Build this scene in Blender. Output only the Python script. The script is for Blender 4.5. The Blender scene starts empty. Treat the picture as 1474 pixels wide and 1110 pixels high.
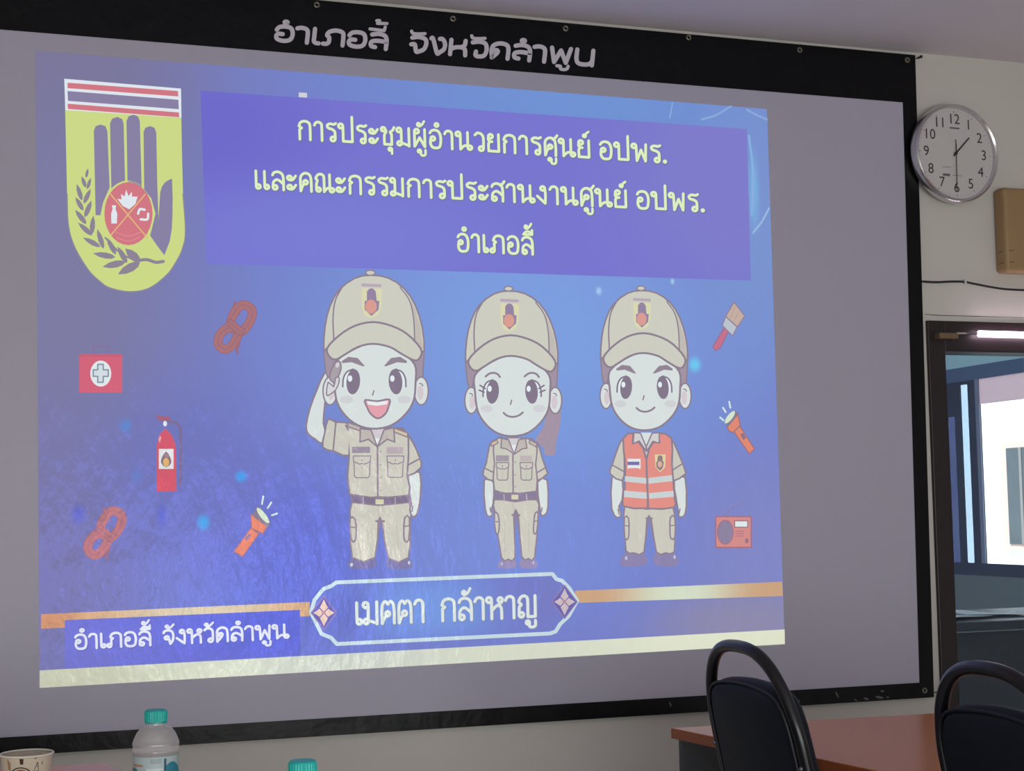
import bpy, bmesh, math, random
from mathutils import Vector, Matrix
from mathutils.geometry import tessellate_polygon
random.seed(7)
scene = bpy.context.scene
COL = bpy.context.collection
def lin(c):
    return tuple(((v/255)/12.92 if v/255 <= .04045 else ((v/255+.055)/1.055)**2.4) for v in c[:3])

# ---------------------------------------------------------------- camera (seated eye height, 2x phone lens, slight roll)
EYE = Vector((0.0, -4.1771, 1.27))
FPX = 2200.0
ax = Vector((6513, 73, FPX)).normalized()             # world X seen by the lens (right, down, forward)
az = Vector((-446.872, -26431.804, FPX)).normalized() # world Z
ay = az.cross(ax)
cam_d = bpy.data.cameras.new('camera'); cam_d.sensor_width = 36.0; cam_d.lens = FPX/1474*36.0
cam_d.clip_start = 0.05
cam = bpy.data.objects.new('camera', cam_d); COL.objects.link(cam)
right = Vector((ax[0], ay[0], az[0])); down = Vector((ax[1], ay[1], az[1])); fwd = Vector((ax[2], ay[2], az[2]))
M = Matrix((right, -down, -fwd)).transposed().to_4x4(); M.translation = EYE
cam.matrix_world = M
scene.camera = cam
def ray(px, py):
    return right*(px-737) + down*(py-555) + fwd*FPX
def on_y(px, py, y=0.0):
    r = ray(px, py); return EYE + r*((y-EYE.y)/r.y)
def on_x(px, py, x):
    r = ray(px, py); return EYE + r*((x-EYE.x)/r.x)
def on_z(px, py, z):
    r = ray(px, py); return EYE + r*((z-EYE.z)/r.z)
def at_depth(px, py, d):
    return EYE + ray(px, py)*(d/FPX)

# ---------------------------------------------------------------- world, sun, lamps, exposure
w = bpy.data.worlds.new('world'); scene.world = w; w.use_nodes = True
w.node_tree.nodes['Background'].inputs[0].default_value = (.80, .90, 1.0, 1)
w.node_tree.nodes['Background'].inputs[1].default_value = 3.0
def lamp(name, kind, loc, energy, color=(1,1,1), target=None, **kw):
    d = bpy.data.lights.new(name, kind); d.energy = energy; d.color = color
    for k, v in kw.items(): setattr(d, k, v)
    o = bpy.data.objects.new(name, d); COL.objects.link(o); o.location = loc
    if target is not None:
        o.rotation_euler = (Vector(target)-Vector(loc)).to_track_quat('-Z', 'Y').to_euler()
    return o
lamp('sun', 'SUN', (3, 2, 9), 14.0, (1, .96, .9), (6.3, 2.4, 2.0), angle=.02)
lamp('rear_window_daylight', 'AREA', (.3, -7.2, .75), 134, (.97, 1.0, .985), (.6, 0, .55), shape='RECTANGLE', size=5.2, size_y=1.1)
lamp('right_window_daylight', 'AREA', (4.2, -5.6, 1.0), 20, (.97, .99, 1.0), (.4, -3.6, .3), shape='RECTANGLE', size=3.4, size_y=1.4)
lamp('projector_lamp', 'SPOT', (1.19, -3.6, .92), 14, (1, 1, 1), (.66, 0, 1.0), spot_size=math.radians(34), spot_blend=1.0, shadow_soft_size=.03)
scene.view_settings.view_transform = 'Standard'
scene.view_settings.look = 'None'
scene.view_settings.exposure = 0.0
scene.view_settings.gamma = 1.0
scene.view_settings.use_curve_mapping = False
scene.cycles.max_bounces = 8
scene.cycles.use_denoising = True

# ---------------------------------------------------------------- materials
_mats = {}
def mat(name, rgb, rough=.6, metal=0.0, spec=.5, emit=None, estr=1.0, bump=None, noise=None, coat=0, tint=None, alpha=None):
    if name in _mats: return _mats[name]
    m = bpy.data.materials.new(name); m.use_nodes = True; nt = m.node_tree; b = nt.nodes['Principled BSDF']
    c = (*lin(rgb), 1)
    b.inputs['Base Color'].default_value = c
    b.inputs['Roughness'].default_value = rough; b.inputs['Metallic'].default_value = metal
    b.inputs['Specular IOR Level'].default_value = spec
    if coat: b.inputs['Coat Weight'].default_value = coat
    if tint: b.inputs['Specular Tint'].default_value = (*tint, 1)
    if emit is not None:
        b.inputs['Emission Color'].default_value = (*lin(emit), 1); b.inputs['Emission Strength'].default_value = estr
    tc = nt.nodes.new('ShaderNodeTexCoord')
    if noise:                                  # (scale, amount[, stretch])
        n = nt.nodes.new('ShaderNodeTexNoise'); n.inputs['Scale'].default_value = noise[0]; n.inputs['Detail'].default_value = 5
        mp = nt.nodes.new('ShaderNodeMapping'); mp.inputs['Scale'].default_value = noise[2] if len(noise) > 2 else (1, 1, 1)
        nt.links.new(tc.outputs['Object'], mp.inputs[0]); nt.links.new(mp.outputs[0], n.inputs['Vector'])
        mx = nt.nodes.new('ShaderNodeMix'); mx.data_type = 'RGBA'
        mx.inputs['A'].default_value = tuple(v*(1-noise[1]) for v in c[:3])+(1,)
        mx.inputs['B'].default_value = tuple(min(1, v*(1+noise[1])) for v in c[:3])+(1,)
        nt.links.new(n.outputs['Fac'], mx.inputs['Factor']); nt.links.new(mx.outputs['Result'], b.inputs['Base Color'])
    if bump:                                   # (scale, strength, distance[, stretch])
        n = nt.nodes.new('ShaderNodeTexNoise'); n.inputs['Scale'].default_value = bump[0]; n.inputs['Detail'].default_value = 4
        mp = nt.nodes.new('ShaderNodeMapping'); mp.inputs['Scale'].default_value = bump[3] if len(bump) > 3 else (1, 1, 1)
        if len(bump) > 4: mp.inputs['Rotation'].default_value = bump[4]
        nt.links.new(tc.outputs['Object'], mp.inputs[0]); nt.links.new(mp.outputs[0], n.inputs['Vector'])
        bp = nt.nodes.new('ShaderNodeBump'); bp.inputs['Strength'].default_value = bump[1]; bp.inputs['Distance'].default_value = bump[2]
        nt.links.new(n.outputs['Fac'], bp.inputs['Height']); nt.links.new(bp.outputs[0], b.inputs['Normal'])
    _mats[name] = m
    return m
def glass_mat(name, rgb=(255, 255, 255), refl=.08, rough=.02):
    m = bpy.data.materials.new(name); m.use_nodes = True; nt = m.node_tree
    out = nt.nodes['Material Output']; nt.nodes.remove(nt.nodes['Principled BSDF'])
    t = nt.nodes.new('ShaderNodeBsdfTransparent'); t.inputs[0].default_value = (*lin(rgb), 1)
    g = nt.nodes.new('ShaderNodeBsdfGlossy'); g.inputs['Roughness'].default_value = rough
    fr = nt.nodes.new('ShaderNodeLayerWeight'); fr.inputs['Blend'].default_value = .5
    pw = nt.nodes.new('ShaderNodeMath'); pw.operation = 'POWER'; pw.inputs[1].default_value = 4.0
    ad = nt.nodes.new('ShaderNodeMath'); ad.operation = 'MULTIPLY_ADD'; ad.inputs[1].default_value = .6; ad.inputs[2].default_value = refl*.6; ad.use_clamp = True
    mx = nt.nodes.new('ShaderNodeMixShader')
    nt.links.new(fr.outputs['Facing'], pw.inputs[0]); nt.links.new(pw.outputs[0], ad.inputs[0]); nt.links.new(ad.outputs[0], mx.inputs[0])
    nt.links.new(t.outputs[0], mx.inputs[1]); nt.links.new(g.outputs[0], mx.inputs[2]); nt.links.new(mx.outputs[0], out.inputs[0])
    return m

# ---------------------------------------------------------------- object helpers
def obj(name, bm, m, parent=None, smooth=False, loc=None):
    me = bpy.data.meshes.new(name); bmesh.ops.recalc_face_normals(bm, faces=bm.faces); bm.to_mesh(me); bm.free()
    for mm in (m if isinstance(m, (list, tuple)) else [m]): me.materials.append(mm)
    if smooth:
        for p in me.polygons: p.use_smooth = True
        try: me.set_sharp_from_angle(angle=math.radians(40))
        except Exception: pass
    o = bpy.data.objects.new(name, me); COL.objects.link(o)
    if parent: o.parent = parent
    if loc is not None: o.location = loc
    return o
def tag(o, label, cat, group=None):
    o['label'] = label; o['category'] = cat
    if group: o['group'] = group
    return o
def thing(name, label, cat, loc=(0, 0, 0), rotz=0, group=None):
    o = bpy.data.objects.new(name, None); COL.objects.link(o); o.location = loc; o.rotation_euler = (0, 0, rotz)
    o.empty_display_size = .1
    return tag(o, label, cat, group)
def struct(name, bm, m, parent=None):
    o = obj(name, bm, m, parent)
    if parent is None: o['kind'] = 'structure'
    return o
def dup(root, loc, label, rotz=None):
    r = root.copy(); COL.objects.link(r); r.location = loc
    if rotz is not None: r.rotation_euler = (0, 0, rotz)
    r['label'] = label
    for ch in list(root.children):
        c = ch.copy(); COL.objects.link(c); c.parent = r
        for g in list(ch.children):
            d = g.copy(); COL.objects.link(d); d.parent = c
    return r
def add_box(bm, x0, x1, y0, y1, z0, z1, bevel=0, seg=2):
    b2 = bmesh.new()
    bmesh.ops.create_cube(b2, size=1)
    bmesh.ops.scale(b2, vec=(abs(x1-x0), abs(y1-y0), abs(z1-z0)), verts=b2.verts)
    bmesh.ops.translate(b2, vec=((x0+x1)/2, (y0+y1)/2, (z0+z1)/2), verts=b2.verts)
    if bevel: bmesh.ops.bevel(b2, geom=b2.edges[:], offset=bevel, segments=seg, affect='EDGES', profile=.5)
    merge(bm, b2); return bm
def bx(*a, **k): return add_box(bmesh.new(), *a, **k)
def merge(bm, b2, mtx=None, mi=None):
    vs = {}
    for v in b2.verts: vs[v] = bm.verts.new(mtx @ v.co if mtx else v.co)
    for f in b2.faces:
        try:
            nf = bm.faces.new([vs[v] for v in f.verts]); nf.material_index = f.material_index if mi is None else mi
        except ValueError: pass
    b2.free()
def add_tube(bm, pts, r, n=10, closed=False, caps=True, flat=1.0):
    pts = [Vector(p) for p in pts]; N = len(pts); rings = []
    prev = None
    for i, p in enumerate(pts):
        if closed: t = pts[(i+1) % N]-pts[i-1]
        else: t = pts[min(i+1, N-1)]-pts[max(i-1, 0)]
        t.normalize()
        if prev is None:
            a = Vector((0, 0, 1)) if abs(t.z) < .9 else Vector((1, 0, 0))
            u = t.cross(a).normalized()
        else:
            u = (prev - t*prev.dot(t)).normalized()
        prev = u; v = t.cross(u)
        rr = r[i] if isinstance(r, (list, tuple)) else r
        rings.append([bm.verts.new(p+u*math.cos(k*2*math.pi/n)*rr+v*math.sin(k*2*math.pi/n)*rr*flat) for k in range(n)])
    for i in range(N if closed else N-1):
        A, B = rings[i], rings[(i+1) % N]
        for k in range(n): bm.faces.new((A[k], A[(k+1) % n], B[(k+1) % n], B[k]))
    if caps and not closed:
        bm.faces.new(rings[0][::-1]); bm.faces.new(rings[-1])
    return bm
def add_lathe(bm, prof, n=40, c=(0, 0), close=False):
    rings = []
    for r, z in prof:
        rings.append([bm.verts.new((c[0]+r*math.cos(k*2*math.pi/n), c[1]+r*math.sin(k*2*math.pi/n), z)) for k in range(n)])
    for A, B in zip(rings, rings[1:]):
        for k in range(n): bm.faces.new((A[k], A[(k+1) % n], B[(k+1) % n], B[k]))
    if close: bm.faces.new(rings[0][::-1]); bm.faces.new(rings[-1])
    return bm
def smooth(pts, closed=False, n=6):
    P = [Vector((p[0], p[1])) if len(p) == 2 else Vector(p) for p in pts]; N = len(P); out = []
    for i in range(N if closed else N-1):
        p1, p2 = P[i], P[(i+1) % N]
        p0 = P[i-1] if (closed or i > 0) else p1*2-p2
        p3 = P[(i+2) % N] if (closed or i+2 < N) else p2*2-p1
        for k in range(n):
            t = k/n
            out.append(.5*((2*p1)+(p2-p0)*t+(2*p0-5*p1+4*p2-p3)*t*t+(3*p1-p0-3*p2+p3)*t**3))
    if not closed: out.append(P[-1])
    return out
def add_slab(bm, pts2, y0, y1, to3=None):
    """outline (a,b) extruded from depth y0 to y1; to3 maps (a, depth, b) to a point"""
    to3 = to3 or (lambda a, d, b: Vector((a, d, b)))
    n = len(pts2)
    A = [bm.verts.new(to3(p[0], y0, p[1])) for p in pts2]; B = [bm.verts.new(to3(p[0], y1, p[1])) for p in pts2]
    tri = tessellate_polygon([[Vector((p[0], p[1], 0)) for p in pts2]])
    for t in tri:
        bm.faces.new([A[i] for i in t]); bm.faces.new([B[i] for i in reversed(t)])
    for i in range(n): bm.faces.new((A[i], A[(i+1) % n], B[(i+1) % n], B[i]))
    return bm
def text_bm(s, size):
    c = bpy.data.curves.new('t', 'FONT'); c.body = s; c.size = size; c.align_x = 'CENTER'; c.align_y = 'CENTER'; c.resolution_u = 4
    o = bpy.data.objects.new('t', c); COL.objects.link(o)
    me = bpy.data.meshes.new_from_object(o.evaluated_get(bpy.context.evaluated_depsgraph_get()))
    bpy.data.objects.remove(o); bpy.data.curves.remove(c)
    bm = bmesh.new(); bm.from_mesh(me); bpy.data.meshes.remove(me); return bm

# ================================================================ THE ROOM
wallm = mat('cream_wall_paint', (206, 202, 195), .75, spec=.25, noise=(1.2, .03), bump=(60, .05, .002))
ceilm = mat('ceiling_paint', (224, 216, 222), .8, spec=.2, noise=(.8, .02))
floorm = mat('grey_floor_tile', (206, 202, 198), .35, noise=(2, .06))
framem = mat('dark_brown_door_metal', (33, 22, 25), .42, spec=.45)
CEIL = 2.737
DX0, DX1, DZ = 2.817, 3.72, 1.86
bm = bmesh.new()
add_box(bm, -3.1, DX0, 0, .12, 0, CEIL); add_box(bm, DX0, DX1, 0, .12, DZ, CEIL); add_box(bm, DX1, 7.2, 0, .12, 0, CEIL)
struct('wall_front', bm, wallm)
struct('ceiling', bx(-3.1, 7.25, -7.6, 8.4, CEIL, CEIL+.1), ceilm)
struct('floor', bx(-3.1, 7.25, -7.6, 8.4, -.1, 0), floorm)
struct('wall_left', bx(-3.1, -3.0, -7.6, 0, 0, CEIL), wallm)
struct('wall_right', bx(4.3, 4.4, -7.6, 0, 0, CEIL), wallm)
struct('wall_back', bx(-3.0, 4.3, -7.6, -7.5, 0, CEIL), wallm)
# thin settling crack above the door
cr = bmesh.new(); pts = [on_y(x, y, -.0005) for x, y in ((1331, 452.5), (1350, 454), (1372, 454.5), (1402, 455.5), (1440, 456.5), (1474, 457.5))]
add_tube(cr, pts, [.0008, .0014, .001, .0012, .0007, .0006], 6)
struct('trim_1', cr, mat('crack', (74, 68, 60), .9))

# ---- glazed door in the front wall
door = bmesh.new(); add_box(door, DX0, DX0+.063, -.012, .10, 0, DZ, .003); 
add_box(door, DX1-.063, DX1, -.012, .10, 0, DZ, .003)
add_box(door, DX0+.063, DX1-.063, -.012, .10, 1.762, DZ, .003); add_box(door, DX0+.063, DX1-.063, -.012, .10, 0, .1, .003)
d1 = struct('door_1', door, framem)
obj('glass_pane', bx(DX0+.06, DX1-.06, .045, .051, .09, 1.77), glass_mat('door_glass', (225, 235, 240), .05), d1)

# ---- the room and yard behind the glass: a side wall with dark window frames, a white facade outside
XW = 7.0
navy = mat('navy_window_frame', (54, 60, 82), .5)
bluebeam = mat('blue_beam_paint', (86, 102, 132), .6)
teal = mat('teal_ceiling_paint', (178, 208, 212), .7)
greyg = mat('grey_green_lower_wall', (108, 114, 116), .7)
def yz(px, py, x=XW):
    p = on_x(px, py, x); return p.y, p.z
yR = .13
zs = {k: yz(*p)[1] for k, p in dict(beam_top=(1417, 524), win_top=(1440, 541), sill_top=(1440, 812), sill_bot=(1420, 829)).items()}
yWin = yz(1414, 690)[0]; yM0 = yz(1398, 690)[0]; yP = yz(1386, 690)[0]; yQ = yz(1378, 690)[0]; yL = yz(1366, 690)[0]
T = .016
bm = bmesh.new(); add_box(bm, XW, XW+T, yR, 8.3, 0, zs['sill_bot']); struct('wall_beyond', bm, greyg)
bm = bmesh.new(); add_box(bm, XW, XW+T, yR, 8.3, zs['beam_top'], CEIL); struct('trim_2', bm, teal)
bm = bmesh.new(); add_box(bm, XW-.004, XW+T, yR, 8.3, zs['win_top'], zs['beam_top']); struct('trim_3', bm, bluebeam)
bm = bmesh.new()
add_box(bm, XW-.006, XW+T, yR, 8.3, zs['sill_bot'], zs['sill_top'])
add_box(bm, XW-.001, XW+T, yWin, yM0, zs['sill_top'], zs['win_top'])
add_box(bm, XW-.001, XW+T, yP, yQ, zs['sill_top'], zs['win_top'])
add_box(bm, XW-.001, XW+T, yL, 8.3, zs['sill_top'], zs['win_top'])
zt = yz(1392, 553)[1]
add_box(bm, XW-.001, XW+T, yM0, yP, zt, zs['win_top']); zt2 = yz(1372, 600)[1]
add_box(bm, XW-.001, XW+T, yQ, yL, zt2, zs['win_top'])
wn = struct('window_1', bm, navy)
obj('window_pane', bx(XW+.006, XW+.010, yM0, yP, zs['sill_top'], zt), glass_mat('pane_a', (196, 204, 212), .06), wn)
obj('window_pane', bx(XW+.006, XW+.010, yQ, yL, zs['sill_top'], zt2), glass_mat('pane_b', (122, 126, 150), .06), wn)
s0 = yz(1365, 690)[0]
obj('window_edge', bx(XW-.008, XW-.0015, yL-.01, yL+.02, yz(1370, 812)[1], yz(1362, 584)[1]), mat('pale_edge', (190, 205, 225), .5), wn)
e0, e1 = yz(1409.5, 690)[0], yz(1415, 690)[0]
obj('window_edge', bx(XW-.008, XW-.0015, e1, e0, zs['sill_top'], zs['win_top']), mat('grey_edge', (128, 130, 152), .5), wn)  # greyer strip beside the big opening
# panel added for the shaded band at the head of the big opening
zb0, zb1 = yz(1444, 578)[1], zs['win_top']
shade_panel_mat = bpy.data.materials.new('pale_shade_panel'); shade_panel_mat.use_nodes = True
_nt = shade_panel_mat.node_tree; _b = _nt.nodes['Principled BSDF']; _b.inputs['Base Color'].default_value = (*lin((226, 210, 214)), 1); _b.inputs['Roughness'].default_value = .9
_t = _nt.nodes.new('ShaderNodeBsdfTranslucent'); _t.inputs[0].default_value = (*lin((226, 206, 210)), 1); _m = _nt.nodes.new('ShaderNodeMixShader'); _m.inputs[0].default_value = .6
_nt.links.new(_b.outputs[0], _m.inputs[1]); _nt.links.new(_t.outputs[0], _m.inputs[2]); _nt.links.new(_m.outputs[0], _nt.nodes['Material Output'].inputs[0])
bl = obj('shade_panel', bx(XW+.002, XW+.005, .4, yWin+.02, zb0, zb1), shade_panel_mat)
tag(bl, 'pale pink-grey panel standing in for the shaded band at the top of the bright window behind the glass door', 'blind')
struct('wall_far', bx(3.0, XW+.1, 8.3, 8.4, 0, CEIL), mat('far_wall_paint', (110, 124, 160), .7))
struct('ground', bx(7.25, 16, -4, 14, -.2, -.1), mat('pale_yard', (190, 188, 180), .8))
XF = 9.6
facm = mat('white_facade', (240, 238, 236), .8)
fac = obj('building_facade', bx(XF, XF+.3, -3, 14, -.1, 4.5), facm)
tag(fac, 'sunlit white building outside, seen through the glass door', 'building')
fy = yz(1447, 700, XF)[0]; fz0, fz1 = yz(1460, 783, XF)[1], yz(1460, 645, XF)[1]
fw = obj('window_frame', bx(XF-.04, XF, fy-1.0, fy, fz0-.06, fz1+.06), mat('pinkish_wood_frame', (200, 164, 150), .7), fac)
obj('window_pane', bx(XF-.05, XF-.03, fy-.95, fy-.1, fz0, fz1), mat('grey_dusty_glass', (66, 70, 72), .3, noise=(6, .3)), fw)
obj('mullion', bx(XF-.055, XF-.03, fy-.34, fy-.30, fz0, fz1), mat('grey_mullion', (120, 112, 108), .6), fw)
# table with papers, behind the glass
tp = on_z(1374, 881, .745)
t = thing('side_table', 'dark side table behind the glass door with white papers on it', 'table', (5.0, 2.9, 0))
darkm = mat('dark_table_laminate', (44, 50, 66), .4)
P0 = at_depth(1374, 884, 6.6); P1 = at_depth(1500, 884, 6.3)
zt_ = P0.z
cx_, cy_ = (P0.x+P1.x)/2, (P0.y+P1.y)/2
t.location = (cx_, cy_, 0)
obj('tabletop', bx(-.55, .55, -.10, .55, zt_-.05, zt_-.012, .006), darkm, t)
obj('front_panel', bx(-.5, .5, -.06, -.04, .05, zt_-.06), mat('dark_panel', (50, 54, 62), .6), t)
for sx in (-.5, .5):
    obj('leg', bx(sx-.02, sx+.02, .46, .50, 0, zt_-.05), darkm, t)
pm = mat('white_paper', (214, 222, 226), .8)
for i, (dx, dy, rz, lab) in enumerate(((-.18, .10, .2, 'loose white paper sheet lying nearest the left end of the dark table behind the glass'), (.08, .16, -.15, 'second loose white paper sheet, to the right on the dark table behind the glass'))):
    b = bmesh.new()
    nx = 8
    V = [[b.verts.new((-.16+.32*i_/nx, y_, .012*math.sin(i_/nx*math.pi*1.5+i)*(.5+y_*3)+.014)) for y_ in (-.1, .1)] for i_ in range(nx+1)]
    for A, B in zip(V, V[1:]): b.faces.new((A[0], B[0], B[1], A[1]))
    b.normal_update(); bmesh.ops.solidify(b, geom=b.faces[:], thickness=.0015)
    o = obj('paper_sheet', b, pm, None, True, (cx_+dx, cy_+dy, zt_-.012)); o.rotation_euler = (0, 0, rz)
    tag(o, lab, 'paper', 'papers on the dark table')

# ---- lit tube over the door
t = thing('tube_light', 'glowing white tube light with a tan end cap on the dark door header', 'lamp', on_y(1410, 483, -.02))
L = t.location
def tl(px, py): return on_y(px, py, -.03)-L
c0, c1 = tl(1350, 483.5), tl(1377, 483.5)
obj('end_cap', bx(c0.x, c1.x, -.022, .018, c0.z-.0095, c0.z+.0095, .003), mat('tan_end_cap', (116, 94, 68), .6), t)
b = bmesh.new(); add_tube(b, [tl(1376, 480), tl(1392, 480)], .0035, 10); obj('pin', b, mat('bright_metal_pin', (220, 220, 225), .25, .9), t)
b = bmesh.new(); add_tube(b, [tl(1391, 480), tl(1409, 480.5)], .004, 10); obj('neck', b, mat('grey_neck', (120, 110, 120), .4, .4), t)
b = bmesh.new(); zc = tl(1407, 480.7).z; x0 = tl(1407, 480.7).x
add_tube(b, [(x0, -.012, zc), (x0+.004, -.012, zc), (x0+.55, -.012, zc)], [.004, .0105, .0105], 14)
obj('tube', b, mat('lit_tube', (255, 240, 250), .4, emit=(255, 226, 246), estr=9), t, True)
for sx in (.1, .5):
    obj('bracket', bx(x0+sx-.006, x0+sx+.006, -.006, .010, zc-.006, zc+.006), mat('tan_end_cap', (150, 118, 78)), t)

# ---- wall box, right of the clock
p0 = on_y(1427.5, 270, 0); pt = on_y(1440, 269, -.055); pb = on_y(1440, 391, -.055)
t = thing('wall_box', 'yellow-brown plastic wall box with rounded corners below right of the clock', 'wall box', (p0.x+.205, 0, (pt.z+pb.z)/2))
hh = (pt.z-pb.z)/2
boxm = mat('ochre_plastic', (158, 128, 88), .5, noise=(4, .06))
obj('case', bx(-.205, .205, -.06, -.001, -hh, hh, .014, 4), boxm, t, True)
for dz in (.068, .030):
    b = bmesh.new(); add_tube(b, [(-.2052, -.02, -hh+dz), (-.2052, -.044, -hh+dz+.001), (-.200, -.055, -hh+dz+.002), (-.190, -.0603, -hh+dz+.002), (-.175, -.0605, -hh+dz+.003)], .0011, 6)
    obj('seam', b, mat('seam_dark', (84, 66, 44), .8), t)
b = bmesh.new(); bmesh.ops.create_uvsphere(b, u_segments=14, v_segments=8, radius=.010); bmesh.ops.translate(b, vec=(-.058, -.0605, -hh+.045), verts=b.verts)
obj('knob', b, mat('black_knob', (20, 18, 18), .4), t, True)

# ---- black cable with a white clip
cpx = smooth([(1305, 404.5), (1321, 404.8), (1346, 406.3), (1370, 405.4), (1388, 405.8), (1402, 408.5), (1425, 413), (1448, 416.3), (1480, 417.8), (1540, 419), (1640, 424), (1760, 432)], n=5)
b = bmesh.new(); add_tube(b, [on_y(p.x, p.y, -.005) for p in cpx], .0035, 8)
ca = obj('cable', b, mat('black_cable', (18, 17, 18), .5), None, True)
tag(ca, 'thin black cable running along the wall from the screen edge under the wall box', 'cable')
q = on_y(1389, 405.8, -.006)
b = bx(q.x-.004, q.x+.004, -.011, 0, q.z-.007, q.z+.007, .002)
k = obj('cable_clip', b, mat('white_clip', (205, 203, 196), .5)); k.parent = ca

# ---- wall clock
cc = on_y(1375, 221.0, -.045)
t = thing('wall_clock', 'round silver-rimmed wall clock with black numerals above the glass door', 'clock', (cc.x, -.026, cc.z), math.radians(2.5))
R = .1625
def ring(prof, n=64):
    b = bmesh.new(); add_lathe(b, prof, n); bmesh.ops.rotate(b, cent=(0, 0, 0), matrix=Matrix.Rotation(math.radians(90), 3, 'X'), verts=b.verts); return b
silver = mat('silver_rim', (214, 214, 216), .20, .9)
obj('rim', ring([(R-.012, 0), (R, .004), (R+.001, .018), (R-.003, .030), (R-.008, .034), (R-.013, .030), (R-.015, .018)]), silver, t, True)
obj('back_case', ring([(0, .0), (R-.012, .0), (R-.012, .016), (0, .016)]), mat('clock_case', (90, 90, 92), .5), t)
fm = mat('clock_face', (216, 211, 210), .55, spec=.3)
obj('face', ring([(0, .0165), (R-.0145, .0165), (R-.0145, .018), (0, .018)]), fm, t)
ink = mat('clock_ink', (52, 48, 50), .6)
def flat_on_clock(b, x, z, y=-.0186):
    bmesh.ops.rotate(b, cent=(0, 0, 0), matrix=Matrix.Rotation(math.radians(90), 3, 'X'), verts=b.verts)
    bmesh.ops.translate(b, vec=(x, y, z), verts=b.verts); return b
for h in range(1, 13):
    a = math.radians(90-30*h); rr = .112
    obj('numeral', flat_on_clock(text_bm(str(h), .047), rr*math.cos(a), rr*math.sin(a)), ink, t)
b = bmesh.new()
for k in range(60):
    a = math.radians(6*k); r0, r1 = (.132, .141) if k % 5 == 0 else (.137, .141)
    wd = .0009 if k % 5 == 0 else .0005
    c, s = math.cos(a), math.sin(a)
    vs = [b.verts.new((r*c-q_*s*wd, -.0186, r*s+q_*c*wd)) for r, q_ in ((r0, -1), (r1, -1), (r1, 1), (r0, 1))]
    b.faces.new(vs)
obj('minute_track', b, mat('clock_ink_grey', (120, 116, 116), .6), t)
for x0, x1, z0, z1, in ((-.018, .020, .081, .086), (-.054, -.020, -.047, -.0455), (-.052, -.024, -.076, -.068), (-.012, .022, -.0725, -.071)):
    b = bmesh.new(); vs = [b.verts.new((x, -.0186, z)) for x, z in ((x0, z0), (x1, z0), (x1, z1), (x0, z1))]; b.faces.new(vs)
    obj('face_print', b, mat('clock_ink_light', (112, 106, 108), .6), t)
def hand(name, ang, r0, r1, w0, w1, y, m):
    a = math.radians(ang); c, s = math.sin(a), math.cos(a); b = bmesh.new()
    pts = [(-r0, w0), (r1, w1), (r1, -w1), (-r0, -w0)]
    add_slab(b, [(u*c+v*s, u*s-v*c) for u, v in pts], y, y-.0012); return obj(name, b, m, t)
hand('hour_hand', 45, .012, .078, .0028, .002, -.0205, ink)
hand('minute_hand', 181, .045, .122, .0011, .0009, -.0225, mat('clock_hand_grey', (72, 68, 70), .5))
hand('second_hand', 181.5, .03, .118, .0005, .0004, -.0245, ink)
b = ring([(0, .025), (.005, .025), (.005, .018), (0, .018)], 20); obj('hub', b, ink, t)
obj('glass', ring([(0, .0285), (R-.016, .027), (R-.016, .026)], 48), glass_mat('clock_glass', (248, 248, 248), .05, .08), t, True)

# ================================================================ THE SCREEN BANNER
YB = -.022                         # front of the sheet
vin_b = dict(bump=(3.0, .35, .02, (1.4, 1, .8)))
whitev = mat('white_vinyl', (178, 174, 191), .42, spec=.3, bump=(2.2, .12, .02, (2.2, 1, .6)))
blackv = mat('black_vinyl', (8, 8, 11), .38, spec=.2, bump=(9, .30, .012, (1.6, 1, 1.6)))
BX0, BX1, BZ0, BZ1 = -.26, 2.785, .675, 2.7205
IX0, IX1, IZ0, IZ1 = -.205, 2.737, .7225, 2.562
scr = thing('screen_banner', 'big white vinyl projection screen with a black border hung on the wall', 'projection screen', (1.26, -.02, BZ0))
SL = Vector(scr.location)
b = bmesh.new(); add_slab(b, [(IX0, IZ0), (2.729, IZ0), (2.750, IZ1), (IX0, IZ1)], YB, YB+.0012)
obj('white_field', b, whitev, scr, loc=-SL)
# the black border follows the slightly leaning right side of the real sheet
def quad_border():
    b = bmesh.new()
    out = [(BX0, BZ0), (2.779, BZ0), (2.803, BZ1+.001), (BX0, BZ1)]
    inn = [(IX0, IZ0), (2.729, IZ0), (2.750, IZ1), (IX0, IZ1)]
    for i in range(4):
        j = (i+1) % 4
        add_slab(b, [out[i], out[j], inn[j], inn[i]], YB-.0012, YB+.0006)
    return b
brd = obj('black_border', quad_border(), blackv, scr, loc=-SL)
gm = mat('grommet_metal', (120, 116, 104), .4, .6)
for px, py in ((456, 7), (652, 27), (814, 41), (991, 54), (1151, 72), (1306, 86.5), (1331, 994)):
    p = on_y(px, py, YB-.002)
    b = bmesh.new(); add_tube(b, [(p.x+.0065*math.cos(a), YB-.0025, p.z+.0065*math.sin(a)) for a in [k*math.pi/8 for k in range(16)]], .0028, 8, True)
    obj('grommet', b, gm, scr, True, -SL)
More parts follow.
